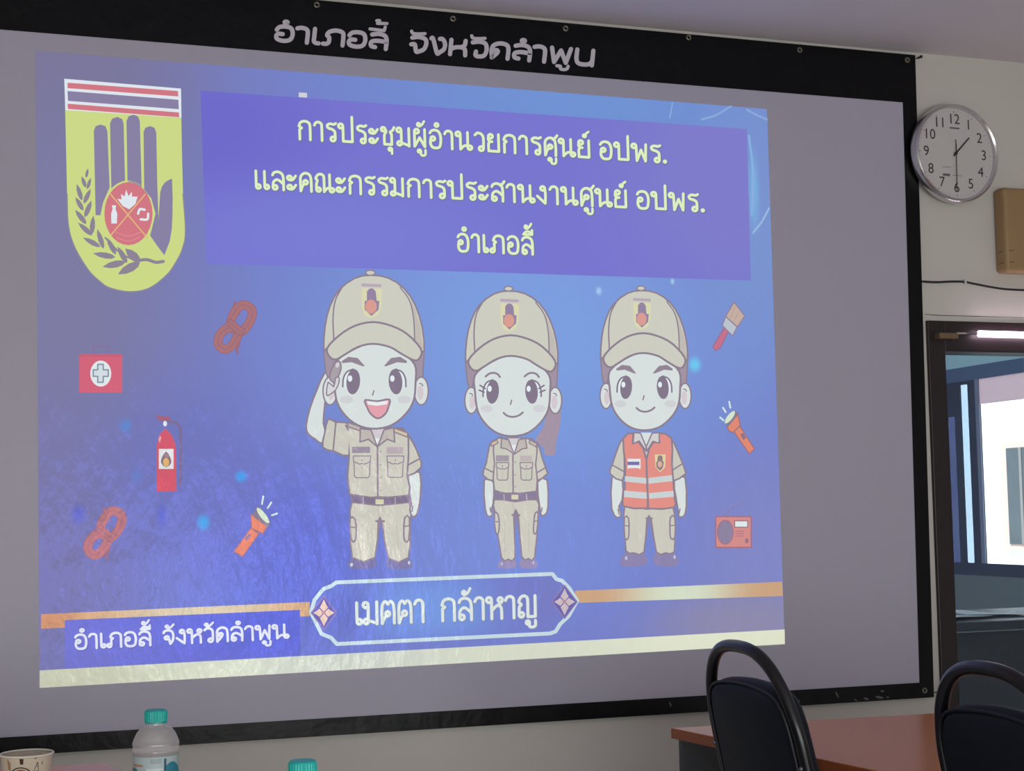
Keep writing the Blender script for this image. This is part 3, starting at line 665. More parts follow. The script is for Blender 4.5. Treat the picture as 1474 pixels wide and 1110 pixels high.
# ---- cartoon officers
OL, SK, KH, KH2, HR, EY = (126, 112, 130), (214, 223, 222), (201, 201, 188), (186, 180, 172), (150, 134, 152), (116, 102, 124)
SH, SH2 = (198, 196, 184), (184, 176, 170)
def head(fig, ax_, bx_, ay_, by_, k, kind):
    def m(P): return [(ax_*p[0]+bx_, ay_*p[1]+by_) for p in P]
    def e(d, cx, cy, rx, ry, col, rot=0): d.ell(ax_*cx+bx_, ay_*cy+by_, rx*ax_, ry*ay_, col, rot)
    d = Draw(k, 30)
    d.outlined(m([(172, 560), (186, 720), (206, 800), (255, 660), (740, 660), (758, 800), (798, 760), (808, 560)]), HR, OL, 1.4)
    if kind == 'woman': d.poly(m([(240, 640), (200, 1000), (260, 700)]), HR)
    sub('hair', d, fig)
    d = Draw(k, 34)
    for sx in (214, 788):
        d.outlined(m([(sx+44*math.cos(t), 858+92*math.sin(t)) for t in [2*math.pi*i/16 for i in range(16)]]), SK, OL, 1.6, 2)
        e(d, sx+(6 if sx < 400 else -6), 870, 20, 48, (208, 196, 202))
        d.line(m([(sx-12, 808), (sx+4, 812), (sx+10, 825)]), 1.2, OL)
    d.outlined(m([(240, 680), (240, 800), (258, 930), (310, 1020), (390, 1085), (490, 1108), (600, 1085), (690, 1010), (740, 920), (752, 800), (745, 680), (640, 590), (490, 540), (350, 590)]), SK, OL, 2.2, 4)
    e(d, 318, 915, 42, 26, (204, 206, 210)); e(d, 680, 915, 42, 26, (204, 206, 210))
    d.line(m([(490, 856), (482, 886)]), 1.5, OL)
    if kind == 'salute':
        d.outlined(m([(435, 918), (510, 926), (588, 914), (580, 970), (560, 1012), (515, 1040), (470, 1010), (445, 960)]), (226, 152, 166), OL, 2.0, 3)
        d.poly(m([(446, 924), (510, 932), (578, 922), (572, 946), (510, 956), (452, 948)]), (232, 238, 240))
    else:
        d.line(m([(435, 945), (460, 965), (500, 973), (540, 962), (566, 942)]), 2.2, OL, 4)
    fc = sub('face', d, fig)
    for sg in (-1, 1):
        d = Draw(k, 52)
        cx = 493+sg*133
        e(d, cx+sg*16, 795, 40, 76, (224, 236, 240))
        e(d, cx, 797, 43, 84, EY, -5*sg); e(d, cx-20, 776, 14, 21, (228, 240, 244))
        d.line(m([(cx+sg*66, 830), (cx+sg*62, 775), (cx+sg*40, 732), (cx, 714)]), 1.8, EY, 4)
        if kind == 'woman':
            d.line(m([(cx+sg*50, 775), (cx+sg*86, 752)]), 1.8, EY).line(m([(cx+sg*58, 800), (cx+sg*92, 786)]), 1.8, EY)
            d.line(m([(cx-48, 690), (cx-22, 670), (cx+8, 665), (cx+34, 674), (cx+50, 694)]), 2.8, OL, 4)
        else:
            d.poly(m([(cx-sg*72, 692), (cx-sg*28, 640), (cx+sg*30, 632), (cx+sg*72, 660), (cx+sg*70, 674), (cx+sg*10, 668), (cx-sg*62, 696)]), (132, 118, 134))
        sub('eye', d, fig)
    d = Draw(k, 66)
    d.outlined(m([(175, 582), (183, 430), (213, 300), (270, 190), (370, 112), (470, 92), (580, 110), (680, 180), (750, 290), (795, 440), (806, 590), (770, 575), (640, 450), (490, 405), (340, 450), (200, 568)]), KH, OL, 1.8, 2)
    d.poly(m([(676, 190), (742, 295), (785, 440), (800, 580), (748, 545), (742, 380), (715, 260)]), KH2)
    d.line(m([(290, 172), (247, 260), (233, 380), (238, 520)]), 1.6, OL, 4).line(m([(655, 172), (714, 260), (740, 380), (746, 520)]), 1.4, OL, 4)
    d.outlined(m([(468+30*math.cos(t), 76+17*math.sin(t)) for t in [math.pi*i/6 for i in range(12)]]), KH, OL, 1.4)
    d.outlined(m([(196, 575), (270, 492), (370, 427), (485, 402), (600, 427), (700, 482), (786, 580), (778, 640), (742, 655), (660, 610), (590, 567), (485, 546), (390, 567), (300, 622), (250, 650), (212, 632)]), KH, OL, 2.2, 3)
    cp = sub('cap', d, fig)
    d = Draw(k, 78)
    d.poly(m([(412, 146), (538, 152), (538, 172), (412, 166)]), (176, 160, 176))
    d.poly(m([(414, 178), (540, 184), (536, 300), (520, 355), (474, 378), (430, 355), (414, 300)]), (216, 214, 170))
    d.poly(m([(446, 200), (458, 184), (474, 178), (490, 184), (502, 202), (508, 262), (524, 262), (520, 320), (474, 362), (432, 320), (432, 262), (446, 262)]), (136, 118, 152))
    e(d, 472, 300, 36, 46, (216, 146, 134))
    sub('cap_badge', d, fig)
def rect(x0, y0, x1, y1): return [(x0, y0), (x1, y0), (x1, y1), (x0, y1)]
def pocket(d, x0, y0, x1, y1):
    xm = (x0+x1)/2; h = (y1-y0)
    d.outlined([(x0, y0+.2*h), (x1, y0+.2*h), (x1-3, y1-10), (x1-14, y1), (x0+14, y1), (x0+3, y1-10)], SH, OL, 1.1)
    d.line([(xm, y0+.4*h), (xm, y1-6)], .8, SH2)
    d.outlined([(x0-4, y0), (x1+4, y0), (x1+2, y0+.26*h), (xm+14, y0+.38*h), (xm, y0+.34*h), (xm-14, y0+.38*h), (x0-2, y0+.26*h)], SH, OL, 1.1)
    d.ell(xm, y0+.2*h, 5, 5, OL, n=8)

def figure(name, sil, k, col=OL, label=None):
    d = Draw(k, 8); d.poly(sil, col, 2); p = part(name, d)
    if label: p['label'] = label
    return p
# 1: saluting officer
K1, K2 = (420, 370, 4.44), (420, 590, 4.44)
f1 = figure('officer_figure', [(372, 150), (440, 115), (660, 110), (745, 165), (750, 560), (752, 740), (745, 945), (620, 950), (568, 716), (530, 945), (388, 945), (380, 560)], K2, label='cartoon officer saluting, khaki cap and uniform')
d = Draw(K1, 20)
d.outlined([(265, 697), (205, 750), (160, 850), (115, 970), (92, 1080), (105, 1130), (150, 1165), (198, 1192), (214, 1110), (202, 1060), (210, 960), (222, 888), (262, 880), (300, 770), (290, 760), (262, 800), (240, 790), (240, 760)], SK, OL, 2.0, 2)
sub('arm', d, f1); d = Draw(K2, 20); d.outlined([(745, 420), (820, 400), (822, 560), (800, 668), (772, 682), (755, 640), (765, 600), (752, 540)], SK, OL, 2.0, 2)
d.line([(768, 650), (774, 615)], 1.6, OL)
sub('arm', d, f1)
d = Draw(K2, 12)
d.poly([(384, 948), (530, 948), (536, 1000), (482, 1016), (362, 1010)], (108, 104, 152), 2); d.ell(382, 990, 10, 12, (200, 205, 225), 20, 10); sub('boot', d, f1)
d = Draw(K2, 12); d.poly([(614, 950), (745, 948), (772, 1008), (660, 1018), (608, 1000)], (112, 108, 156), 2); d.ell(750, 978, 8, 12, (200, 205, 225), 0, 10)
sub('boot', d, f1)
d = Draw(K2, 16)
d.outlined([(385, 592), (560, 610), (750, 590), (755, 740), (745, 945), (620, 950), (577, 716), (553, 716), (530, 945), (388, 945), (380, 740)], SH, OL, 1.8, 2)
d.line([(540, 712), (590, 712)], 3.2, OL).line([(552, 612), (556, 680), (578, 680), (580, 612)], .9, SH2).line([(450, 700), (455, 900)], .8, SH2).line([(670, 700), (680, 900)], .8, SH2)
for sgn in ([(372, 695), (405, 700), (412, 780), (405, 838), (380, 828)], [(722, 690), (752, 690), (748, 830), (722, 838), (716, 780)]): d.outlined(sgn, SH, OL, 1.8, 2)
d.line([(374, 750), (408, 752)], 1.4, OL).line([(720, 745), (750, 742)], 1.4, OL)
sub('trousers', d, f1)
d = Draw(K2, 26)
d.outlined([(232, 60), (280, 78), (395, 105), (380, 292), (270, 265), (198, 240), (210, 150)], SH, OL, 2.0, 2); d.line([(282, 78), (264, 262)], 1.8, OL)
d.outlined([(733, 165), (775, 210), (815, 300), (826, 370), (745, 420), (733, 350)], SH, OL, 2.0, 2); d.line([(738, 356), (818, 312)], 1.8, OL)
d.outlined([(345, 100), (440, 125), (540, 132), (660, 120), (745, 165), (738, 420), (748, 545), (550, 558), (370, 540), (366, 300), (372, 150)], SH, OL, 2.0, 2)
d.poly([(360, 130), (384, 130), (384, 286), (372, 284)], SH)
d.outlined([(358, 80), (442, 110), (436, 134), (358, 108)], (184, 172, 164), OL, 1.4).outlined([(655, 116), (742, 148), (738, 174), (655, 142)], (206, 188, 158), OL, 1.4)
d.poly([(500, 122), (592, 122), (546, 220)], (204, 198, 202)).poly([(528, 182), (566, 182), (546, 222)], (228, 236, 240))
d.outlined([(438, 120), (506, 128), (546, 236), (490, 188), (436, 206)], SH2, OL, 1.6).outlined([(652, 114), (590, 128), (548, 236), (610, 188), (658, 206)], SH2, OL, 1.6)
d.line([(548, 236), (550, 556)], 2.0, OL)
d.poly(rect(385, 236, 500, 276), (142, 130, 150)).poly(rect(606, 238, 710, 282), (178, 164, 170))
pocket(d, 397, 295, 500, 434); pocket(d, 612, 295, 712, 432)
for y in (268, 352, 434, 518): d.ell(568, y, 7, 7, (166, 158, 160), n=8)
sub('shirt', d, f1)
d = Draw(K2, 60); d.outlined([(378, 540), (550, 566), (750, 545), (755, 592), (560, 612), (382, 592)], (112, 98, 126), OL, 1.4)
d.poly(rect(535, 572, 588, 604), (206, 204, 166)); d.line([(455, 560), (457, 600)], 1.4, (160, 150, 160)).line([(660, 562), (662, 600)], 1.4, (160, 150, 160))
sub('belt', d, f1)
head(f1, 1.016, 27, .966, 27.4, K1, 'salute')
d = Draw(K1, 92)
d.outlined([(240, 768), (262, 702), (285, 668), (310, 672), (314, 720), (296, 765), (284, 800), (262, 800)], (160, 150, 158), OL, 1.6, 2)
d.outlined([(268, 830), (280, 775), (300, 768), (302, 800), (280, 850), (240, 880), (222, 880), (232, 800)], (212, 212, 216), OL, 1.4, 2)
d.ell(292, 690, 12, 18, (206, 204, 210), 20, 12)
sub('saluting_hand', d, f1)

# 2: woman officer
K3, K4 = (640, 400, 5.045), (640, 600, 4.825)
f2 = figure('officer_figure', [(345, 165), (430, 150), (560, 150), (640, 185), (640, 520), (650, 680), (625, 975), (540, 985), (496, 660), (485, 985), (395, 985), (355, 690), (345, 520)], K4, label='cartoon woman officer with ponytail, khaki uniform')
d = Draw(K4, 9); d.poly([(640, 140), (690, 60), (712, -60), (730, -170), (818, -150), (808, -30), (800, 70), (774, 180), (766, 262), (694, 262), (690, 220), (640, 170)], (152, 134, 154), 3)
sub('ponytail', d, f2)
d = Draw(K4, 12)
d.poly([(392, 990), (485, 990), (492, 1048), (372, 1050)], (140, 128, 172), 2); d.ell(397, 1022, 8, 12, (176, 180, 220), n=10); sub('boot', d, f2)
d = Draw(K4, 12); d.poly([(530, 990), (622, 985), (640, 1046), (528, 1050)], (140, 128, 172), 2); d.ell(616, 1014, 7, 12, (180, 184, 222), n=10)
sub('boot', d, f2)
d = Draw(K4, 14)
d.outlined([(275, 440), (340, 455), (338, 600), (325, 640), (334, 676), (306, 694), (282, 640)], SK, OL, 1.8, 2); d.line([(322, 665), (316, 632)], 1.5, OL); sub('arm', d, f2); d = Draw(K4, 14); d.outlined([(645, 455), (712, 440), (718, 620), (702, 676), (674, 686), (662, 640)], SK, OL, 1.8, 2)
d.line([(668, 668), (678, 632)], 1.5, OL)
sub('arm', d, f2)
d = Draw(K4, 18)
d.outlined([(345, 575), (490, 590), (640, 575), (650, 680), (625, 975), (582, 985), (535, 970), (512, 682), (480, 682), (490, 975), (440, 990), (395, 978), (355, 690)], SH, OL, 1.7, 2)
d.line([(470, 682), (520, 684)], 2.6, OL).line([(415, 730), (418, 940)], .8, SH2).line([(585, 730), (584, 940)], .8, SH2).line([(475, 590), (478, 660)], .8, SH2)
for sgn in ([(346, 672), (370, 676), (380, 740), (374, 808), (354, 800)], [(628, 672), (650, 672), (640, 800), (618, 808), (620, 740)]): d.outlined(sgn, SH, OL, 1.6, 2)
d.line([(348, 728), (378, 730)], 1.3, OL).line([(620, 726), (648, 724)], 1.3, OL)
sub('trousers', d, f2)
d = Draw(K4, 30)
d.outlined([(350, 172), (312, 200), (290, 320), (266, 405), (345, 445), (356, 330)], SH, OL, 1.8, 2).outlined([(645, 180), (682, 300), (714, 388), (706, 402), (640, 442), (630, 300)], SH, OL, 1.8, 2)
d.line([(280, 358), (350, 392)], 1.6, OL).line([(634, 392), (706, 352)], 1.6, OL)
d.outlined([(343, 165), (430, 150), (560, 150), (642, 185), (632, 330), (638, 520), (490, 530), (346, 510), (346, 330)], SH, OL, 1.6, 2)
d.outlined([(322, 180), (362, 160), (372, 182), (326, 206)], (210, 182, 160), OL, 1.2).outlined([(590, 160), (640, 186), (636, 210), (588, 184)], (190, 178, 166), OL, 1.2)
d.poly([(440, 150), (526, 150), (482, 245)], (206, 202, 206)).poly([(464, 195), (500, 195), (482, 245)], (228, 236, 240))
d.outlined([(395, 150), (445, 160), (480, 255), (425, 222), (392, 216)], SH2, OL, 1.4).outlined([(560, 150), (515, 160), (482, 262), (540, 222), (572, 218)], SH2, OL, 1.4)
d.line([(474, 262), (476, 528)], 1.8, OL)
d.poly(rect(356, 268, 446, 310), (150, 140, 154)).poly(rect(525, 270, 608, 310), (182, 170, 172))
pocket(d, 362, 318, 442, 440); pocket(d, 528, 318, 608, 440)
for y in (315, 405, 486): d.ell(491, y, 7, 7, (166, 158, 160), n=8)
sub('shirt', d, f2)
d = Draw(K4, 62); d.outlined([(340, 520), (480, 537), (640, 517), (646, 568), (490, 586), (345, 570)], (122, 110, 140), OL, 1.4); d.poly(rect(464, 542, 512, 574), (208, 206, 176)); d.line([(412, 540), (414, 576)], 1.4, (170, 160, 170)).line([(568, 538), (570, 572)], 1.4, (170, 160, 170))
sub('belt', d, f2)
head(f2, 1.063, -34, 1.038, 0, K3, 'woman')

# 3: officer in an orange vest
K5, K6 = (830, 400, 5.047), (840, 600, 4.825)
OR, SV = (224, 132, 122), (196, 206, 208)
f3 = figure('officer_figure', [(275, 150), (345, 115), (525, 115), (610, 150), (612, 330), (630, 560), (630, 940), (505, 945), (455, 700), (420, 945), (295, 935), (290, 560), (285, 330)], K6, label='cartoon officer in an orange reflective vest')
d = Draw(K6, 12)
d.poly([(285, 948), (422, 948), (432, 1030), (262, 1036)], (128, 118, 164), 2); d.ell(296, 982, 9, 14, (186, 190, 220), n=10); sub('boot', d, f3)
d = Draw(K6, 12); d.poly([(498, 946), (632, 946), (656, 1032), (500, 1032)], (128, 118, 164), 2); d.ell(632, 974, 8, 14, (186, 190, 220), n=10)
sub('boot', d, f3)
d = Draw(K6, 14)
d.outlined([(198, 420), (270, 445), (268, 580), (245, 622), (262, 676), (236, 702), (196, 640)], SK, OL, 1.8, 2); d.line([(248, 678), (240, 642)], 1.5, OL); sub('arm', d, f3); d = Draw(K6, 14); d.outlined([(630, 445), (705, 420), (714, 620), (696, 690), (662, 692), (655, 640), (642, 560)], SK, OL, 1.8, 2)
d.line([(662, 676), (670, 640)], 1.5, OL)
sub('arm', d, f3)
d = Draw(K6, 18)
d.outlined([(285, 625), (430, 640), (460, 640), (620, 625), (630, 780), (630, 938), (570, 946), (506, 940), (470, 715), (440, 715), (420, 940), (350, 946), (295, 932), (290, 780)], SH, OL, 1.7, 2)
d.line([(436, 706), (474, 706)], 2.2, OL)
for sgn in ([(284, 700), (312, 705), (316, 780), (310, 846), (286, 838)], [(603, 700), (634, 698), (634, 836), (606, 846), (600, 780)]): d.outlined(sgn, SH, OL, 1.6, 2)
d.line([(286, 756), (314, 758)], 1.3, OL).line([(602, 756), (632, 754)], 1.3, OL)
sub('trousers', d, f3)
d = Draw(K6, 28)
d.outlined([(275, 165), (245, 200), (200, 330), (184, 396), (268, 444), (284, 350)], SH, OL, 1.8, 2).outlined([(610, 165), (645, 220), (682, 310), (710, 388), (700, 402), (628, 444), (610, 350)], SH, OL, 1.8, 2)
d.line([(205, 338), (275, 378)], 1.6, OL).line([(616, 372), (690, 324)], 1.6, OL)
d.poly([(340, 110), (530, 110), (530, 200), (440, 300), (345, 200)], SH)
sub('shirt', d, f3)
d = Draw(K6, 36)
d.outlined([(275, 150), (345, 115), (340, 185), (385, 178), (437, 296), (445, 598), (425, 636), (275, 620), (285, 520), (290, 330)], OR, OL, 2.0, 2)
d.outlined([(612, 150), (525, 115), (528, 180), (485, 178), (437, 296), (449, 598), (470, 638), (626, 630), (632, 560), (614, 330)], OR, OL, 2.0, 2)
d.poly([(288, 412), (436, 425), (437, 465), (286, 450)], SV).poly([(452, 425), (614, 405), (617, 447), (452, 465)], SV).poly([(283, 513), (441, 526), (441, 570), (280, 558)], SV).poly([(456, 530), (624, 514), (627, 556), (456, 570)], SV)
d.line([(437, 296), (447, 600)], 2.6, OL)
d.poly(rect(306, 292, 396, 362), (226, 232, 238)).poly(rect(306, 312, 388, 336), (104, 96, 160)).poly(rect(312, 356, 384, 364), (220, 140, 140))
d.poly([(494, 262), (570, 262), (566, 350), (532, 386), (500, 350)], (224, 206, 156))
d.poly([(512, 310), (516, 275), (532, 266), (548, 275), (550, 310), (558, 312), (552, 352), (532, 376), (506, 350), (504, 318)], (128, 110, 116)).ell(530, 330, 16, 22, (216, 170, 150), n=12)
sub('orange_vest', d, f3)
d = Draw(K6, 54)
d.poly([(388, 110), (476, 110), (434, 206)], SK)
d.outlined([(350, 110), (395, 114), (434, 206), (436, 240), (386, 168), (344, 188)], (206, 204, 204), OL, 1.5).outlined([(526, 110), (476, 114), (436, 206), (438, 240), (482, 170), (526, 184)], (206, 204, 204), OL, 1.5)
sub('collar', d, f3)
head(f3, 1, 0, 1, 0, K5, 'man')

# ---- small pictures of equipment
K7, K8 = (60, 420, 2.775), (1000, 420, 2.923)
d = Draw(K7, 6); d.line([(205, 246), (205, 219), (268, 219), (268, 246)], 2.2, (118, 98, 150)); d.poly(rect(150, 250, 322, 403), (206, 82, 108)); d.line([(150, 256), (322, 256)], 1.2, (186, 72, 100))
p = part('first_aid_kit', d)
d = Draw(K7, 10); d.ell(236, 327, 42, 52, (222, 232, 234)); cr_ = [(224, 290), (246, 290), (246, 312), (266, 312), (266, 338), (246, 338), (246, 362), (224, 362), (224, 338), (206, 338), (206, 312), (224, 312)]
d.outlined(cr_, (206, 220, 226), (116, 130, 148), 1.5); sub('cross_mark', d, p)
d = Draw(K7, 6)
d.line([(505, 516), (545, 530), (555, 580), (556, 680), (554, 770)], 4.2, (106, 92, 138), 4)
d.poly([(460, 612), (470, 572), (494, 546), (520, 572), (535, 612), (539, 796), (460, 799)], (204, 72, 94), 0); d.poly([(466, 590), (472, 576), (478, 580), (472, 606)], (226, 150, 160))
d.poly([(455, 494), (514, 500), (512, 516), (470, 516)], (150, 82, 110)); d.ell(493, 527, 8, 11, (226, 230, 236), n=12)
p = part('fire_extinguisher', d)
d = Draw(K7, 12); d.poly(rect(468, 628, 527, 708), (218, 222, 226)); d.poly([(497, 638), (514, 662), (517, 685), (497, 702), (477, 685), (480, 662)], (120, 96, 104), 2); d.ell(497, 682, 12, 18, (222, 170, 96), n=12); sub('flame_label', d, p)
def rope(ox, oy):
    d = Draw(K7, 6); RC, RO = (160, 98, 104), (138, 88, 108)
    def m(P): return [(p[0]+ox, p[1]+oy) for p in P]
    d.line(m([(770, 40), (768, 70), (790, 90)]), 2.4, RO).line(m([(790, 205), (778, 235), (784, 246)]), 2.4, RO)
    for P in ([(760, 150), (755, 120), (775, 75), (805, 52), (838, 70), (838, 105), (815, 145), (790, 165)], [(790, 165), (760, 215), (730, 230), (706, 210), (708, 180), (730, 152), (760, 140)]):
        d.line(m(P), 13.5, RO, 5); d.line(m(P), 11, RC, 5); d.line(m(P), 1.0, RO, 5)
    d.outlined(m([(735, 128), (752, 108), (812, 152), (796, 178)]), RC, RO, 1.4)
    d.line(m([(742, 118), (804, 165)]), 1.0, RO)
    return part('rope_coil', d)
rope(0, 0); rope(-520, 822)
def torch(k, lens, headp, rim, body, rays, sw):
    d = Draw(k, 6); O, D_ = (222, 124, 100), (140, 96, 110)
    d.outlined(body, O, D_, 1.2); d.outlined(headp, O, D_, 1.2); d.poly(sw, (120, 96, 120))
    d.poly(rim, (116, 108, 132)); p = part('flashlight', d)
    d = Draw(k, 16); d.ell(*lens[:4], (210, 228, 200), lens[4]); sub('lens', d, p)
    for r in rays:
        d = Draw(k, 16); d.line(r, 2.6, (204, 226, 228)); sub('light_ray', d, p)
torch(K7, (884, 894, 11, 38, -38), [(836, 888), (900, 938), (884, 966), (838, 946)], [(858, 862), (872, 858), (914, 920), (906, 940), (842, 892)], [(835, 945), (868, 966), (802, 1058), (768, 1038)], [[(880, 848), (885, 818)], [(903, 864), (917, 842)], [(920, 893), (940, 886)]], [(826, 965), (838, 972), (820, 996), (810, 988)])
torch(K8, (148, 528, 11, 32, 38), [(136, 568), (182, 516), (192, 562), (162, 592), (146, 588)], [(126, 552), (166, 500), (186, 510), (142, 568)], [(164, 588), (190, 566), (252, 662), (230, 682)], [[(107, 529), (121, 541)], [(119, 488), (130, 506)], [(145, 463), (150, 488)]], [(192, 600), (204, 594), (216, 616), (204, 624)])
d = Draw(K8, 6); d.outlined([(125, 150), (142, 168), (108, 236), (88, 248), (76, 232)], (192, 98, 128), (136, 96, 130), 1.2, 0)
p = part('paintbrush', d)
d = Draw(K8, 10); d.outlined([(166, 44), (210, 102), (180, 148), (130, 104)], (192, 166, 152), (140, 112, 140), 1.2); d.line([(170, 62), (150, 112)], .8, (170, 144, 138)).line([(186, 82), (164, 126)], .8, (170, 144, 138)); sub('bristles', d, p)
d = Draw(K8, 10); d.outlined([(130, 104), (178, 148), (160, 186), (116, 142)], (180, 190, 200), (130, 112, 144), 1.2); sub('ferrule', d, p)
d = Draw(K8, 6); d.line([(124, 940), (150, 918), (212, 880)], 1.1, (126, 110, 160)); d.outlined(rect(88, 946, 238, 1076), (208, 128, 124), (150, 98, 124), 1.6)
for y in (1008, 1018, 1028): d.line([(172, y), (206, y)], 1.2, (170, 106, 120))
p = part('radio', d)
d = Draw(K8, 14); d.outlined([(129+33*math.cos(t), 1012+50*math.sin(t)) for t in [2*math.pi*i/20 for i in range(20)]], (126, 116, 148), (150, 100, 126), 1.4); sub('speaker_grille', d, p)
d = Draw(K8, 14); d.outlined(rect(168, 964, 223, 991), (220, 232, 236), (140, 100, 124), 1.2); sub('dial', d, p)
d = Draw(K8, 14); d.ell(219, 1048, 8, 11, (140, 98, 120), n=12); sub('knob', d, p)

# ---- gold bands, bottom strip, captions
gold = glow_mat('slide_gold', (204, 166, 132), [(70, 895, 60, 40, (196, 140, 112), 1), (290, 880, 130, 60, (206, 206, 186), .9), (980, 852, 110, 60, (212, 224, 202), 1)])  # pale middle of the left band is projector glint put into the colour
d = Draw(base=3); d.poly([(59, 884.3), (446, 866.5), (446, 887), (59, 905.2)], gold); part('gold_band', d)
d = Draw(base=3); d.poly([(828, 850.5), (1126, 837.5), (1127, 858), (828, 868)], gold); part('gold_band', d)
d = Draw(base=3); stm = glow_mat('slide_strip', (214, 219, 202), [(60, 978, 200, 40, (196, 198, 176), 1), (500, 950, 160, 40, (202, 208, 202), .8), (1050, 918, 260, 40, (226, 230, 206), 1)])
d.poly([(57, 965.2), (1129.4, 906.2), (1129.8, 927.3), (57, 990.4)], stm); part('bottom_strip', d)
d = Draw(base=6); d.poly([(93.4, 892.8), (432, 878), (432, 943.4), (92.8, 962.2)], glow_mat('slide_caption', (112, 116, 206), [(100, 940, 120, 60, (118, 120, 204), 1), (400, 900, 160, 60, (98, 108, 210), .9)])); p = part('caption_panel', d)
d = Draw(base=9); lettering(d, 'อำเภอลี้ จังหวัดลำพูน', (106.5, 934.6), (417, 918.4), 20.5, 19.5, 3.6, (216, 220, 240), up=(-.03, -1), halo=((80, 84, 170), 1.0), space=5.4); sub('caption_lettering', d, p)['label'] = 'pale lilac Thai lettering'
K10 = (430, 800, 3.428)
plq = [(185, 132), (1252, 90), (1272, 116), (1300, 124), (1335, 160), (1374, 222), (1332, 298), (1290, 338), (1268, 374), (1240, 384), (188, 436), (160, 405), (112, 386), (60, 280), (78, 218), (122, 164), (160, 150)]
d = Draw(K10, 100); d.outlined(plq, glow_mat('slide_plaque', (116, 128, 206), [(620, 875, 140, 60, (122, 155, 224), 1), (790, 860, 120, 70, (122, 126, 194), .9), (500, 880, 60, 60, (106, 114, 194), .8)]), (192, 214, 224), 4.2)
p = part('name_plaque', d); p['label'] = 'blue plaque with a pale outline'
for cx, cy, c in ((124, 282, (226, 194, 178)), (1312, 228, (196, 178, 184))):
    d = Draw(K10, 104)
    d.outlined([(cx, cy-82), (cx+62, cy), (cx, cy+82), (cx-62, cy)], (88, 84, 160), (130, 110, 160), 1.2)
    for a in range(4):
        ca_, sa_ = math.cos(a*math.pi/2), math.sin(a*math.pi/2); L_ = 66 if a % 2 else 52
        d.poly([(cx+ca_*u*L_-sa_*v*20, cy+sa_*u*L_+ca_*v*20) for u, v in ((.05, 0), (.4, 1), (.65, .55), (1, 0), (.65, -.55), (.4, -1))], c)
    d.ell(cx, cy, 10, 10, (170, 130, 140), n=10)
    sub('flower_ornament', d, p)
d = Draw(base=104); lettering(d, 'เมตตา กล้าหาญ', (510.5, 899.5), (775.5, 888.0), 32, 31, 4.3, (216, 226, 222), up=(-.02, -1), halo=((110, 128, 170), 1.2), space=6.6); sub('plaque_lettering', d, p)['label'] = 'cream Thai lettering'

# ================================================================ TABLES
wood = mat('orange_brown_laminate', (206, 126, 76), .24, spec=.42, noise=(3, .10, (1, .12, 1)), bump=(40, .03, .002))
edge = mat('brown_table_edge', (150, 82, 48), .4)
dkp = mat('charcoal_table_panel', (52, 54, 58), .55)
def make_table(label, far_left, far_right, near_right, near_left):
    """four corners of the top on the ground plan; the top is not quite square"""
    O = Vector((far_left.x, far_left.y, 0))
    t = thing('meeting_table', label, 'table', O, 0, 'meeting tables')
    q = [Vector((p.x-O.x, p.y-O.y)) for p in (far_left, far_right, near_right, near_left)]
    zmap = lambda a, d, b_: Vector((a, b_, d))
    top = obj('tabletop', add_slab(bmesh.new(), [tuple(p) for p in q], .7275, .75, zmap), wood, t)
    cen = sum(q, Vector((0, 0)))/4
    b = bmesh.new()
    for i in range(4):
        A, B = q[i], q[(i+1) % 4]; nrm = Vector((B.y-A.y, -(B.x-A.x))).normalized()
        if nrm.dot(A-cen) < 0: nrm = -nrm
        add_slab(b, [tuple(A+nrm*.0005), tuple(B+nrm*.0005), tuple(B+nrm*.002), tuple(A+nrm*.002)], .726, .7485, zmap)
    obj('edge_band', b, edge, top)
    def lp(u, v): return q[0].lerp(q[1], u).lerp(q[3].lerp(q[2], u), v)
    def panel(u0, v0, u1, v1, th, z0, z1, name):
        A, B = lp(u0, v0), lp(u1, v1); n_ = Vector((B.y-A.y, -(B.x-A.x))).normalized()*th/2
        return obj(name, add_slab(bmesh.new(), [tuple(A+n_), tuple(B+n_), tuple(B-n_), tuple(A-n_)], z0, z1, zmap), dkp, t)
    for v in (.016, .984):
        e = panel(.005, v, .995, v, .022, .03, .7272, 'end_panel')
        for u in (.1, .9):
            c = lp(u, v); b = bmesh.new(); add_lathe(b, [(.018, 0), (.02, .006), (.012, .03)], 14, (c.x, c.y), True); obj('foot', b, mat('black_foot', (18, 18, 18), .5), e)
    panel(.78, .025, .78, .975, .018, .30, .7272, 'modesty_panel')
    return t
def p2(px, py): return on_z(px, py, .75)
ta, tb, tr_ = p2(967, 1048), p2(1265, 1110), p2(1347, 1027)
dn = (tb-ta)*(1.85/(tb-ta).length)
make_table('orange-brown laminate table on the right, chairs along its left side', ta, tr_, tr_+dn+Vector((-.03, 0, 0)), ta+dn)
tc_ = p2(149, 1098.5)
dn2 = Vector((.21, -.98, 0))*2.0
make_table('meeting table at lower left carrying the paper cup and the bottles', tc_+Vector((-.85, .075, 0)), tc_, tc_+dn2, tc_+dn2+Vector((-.85, .05, 0)))

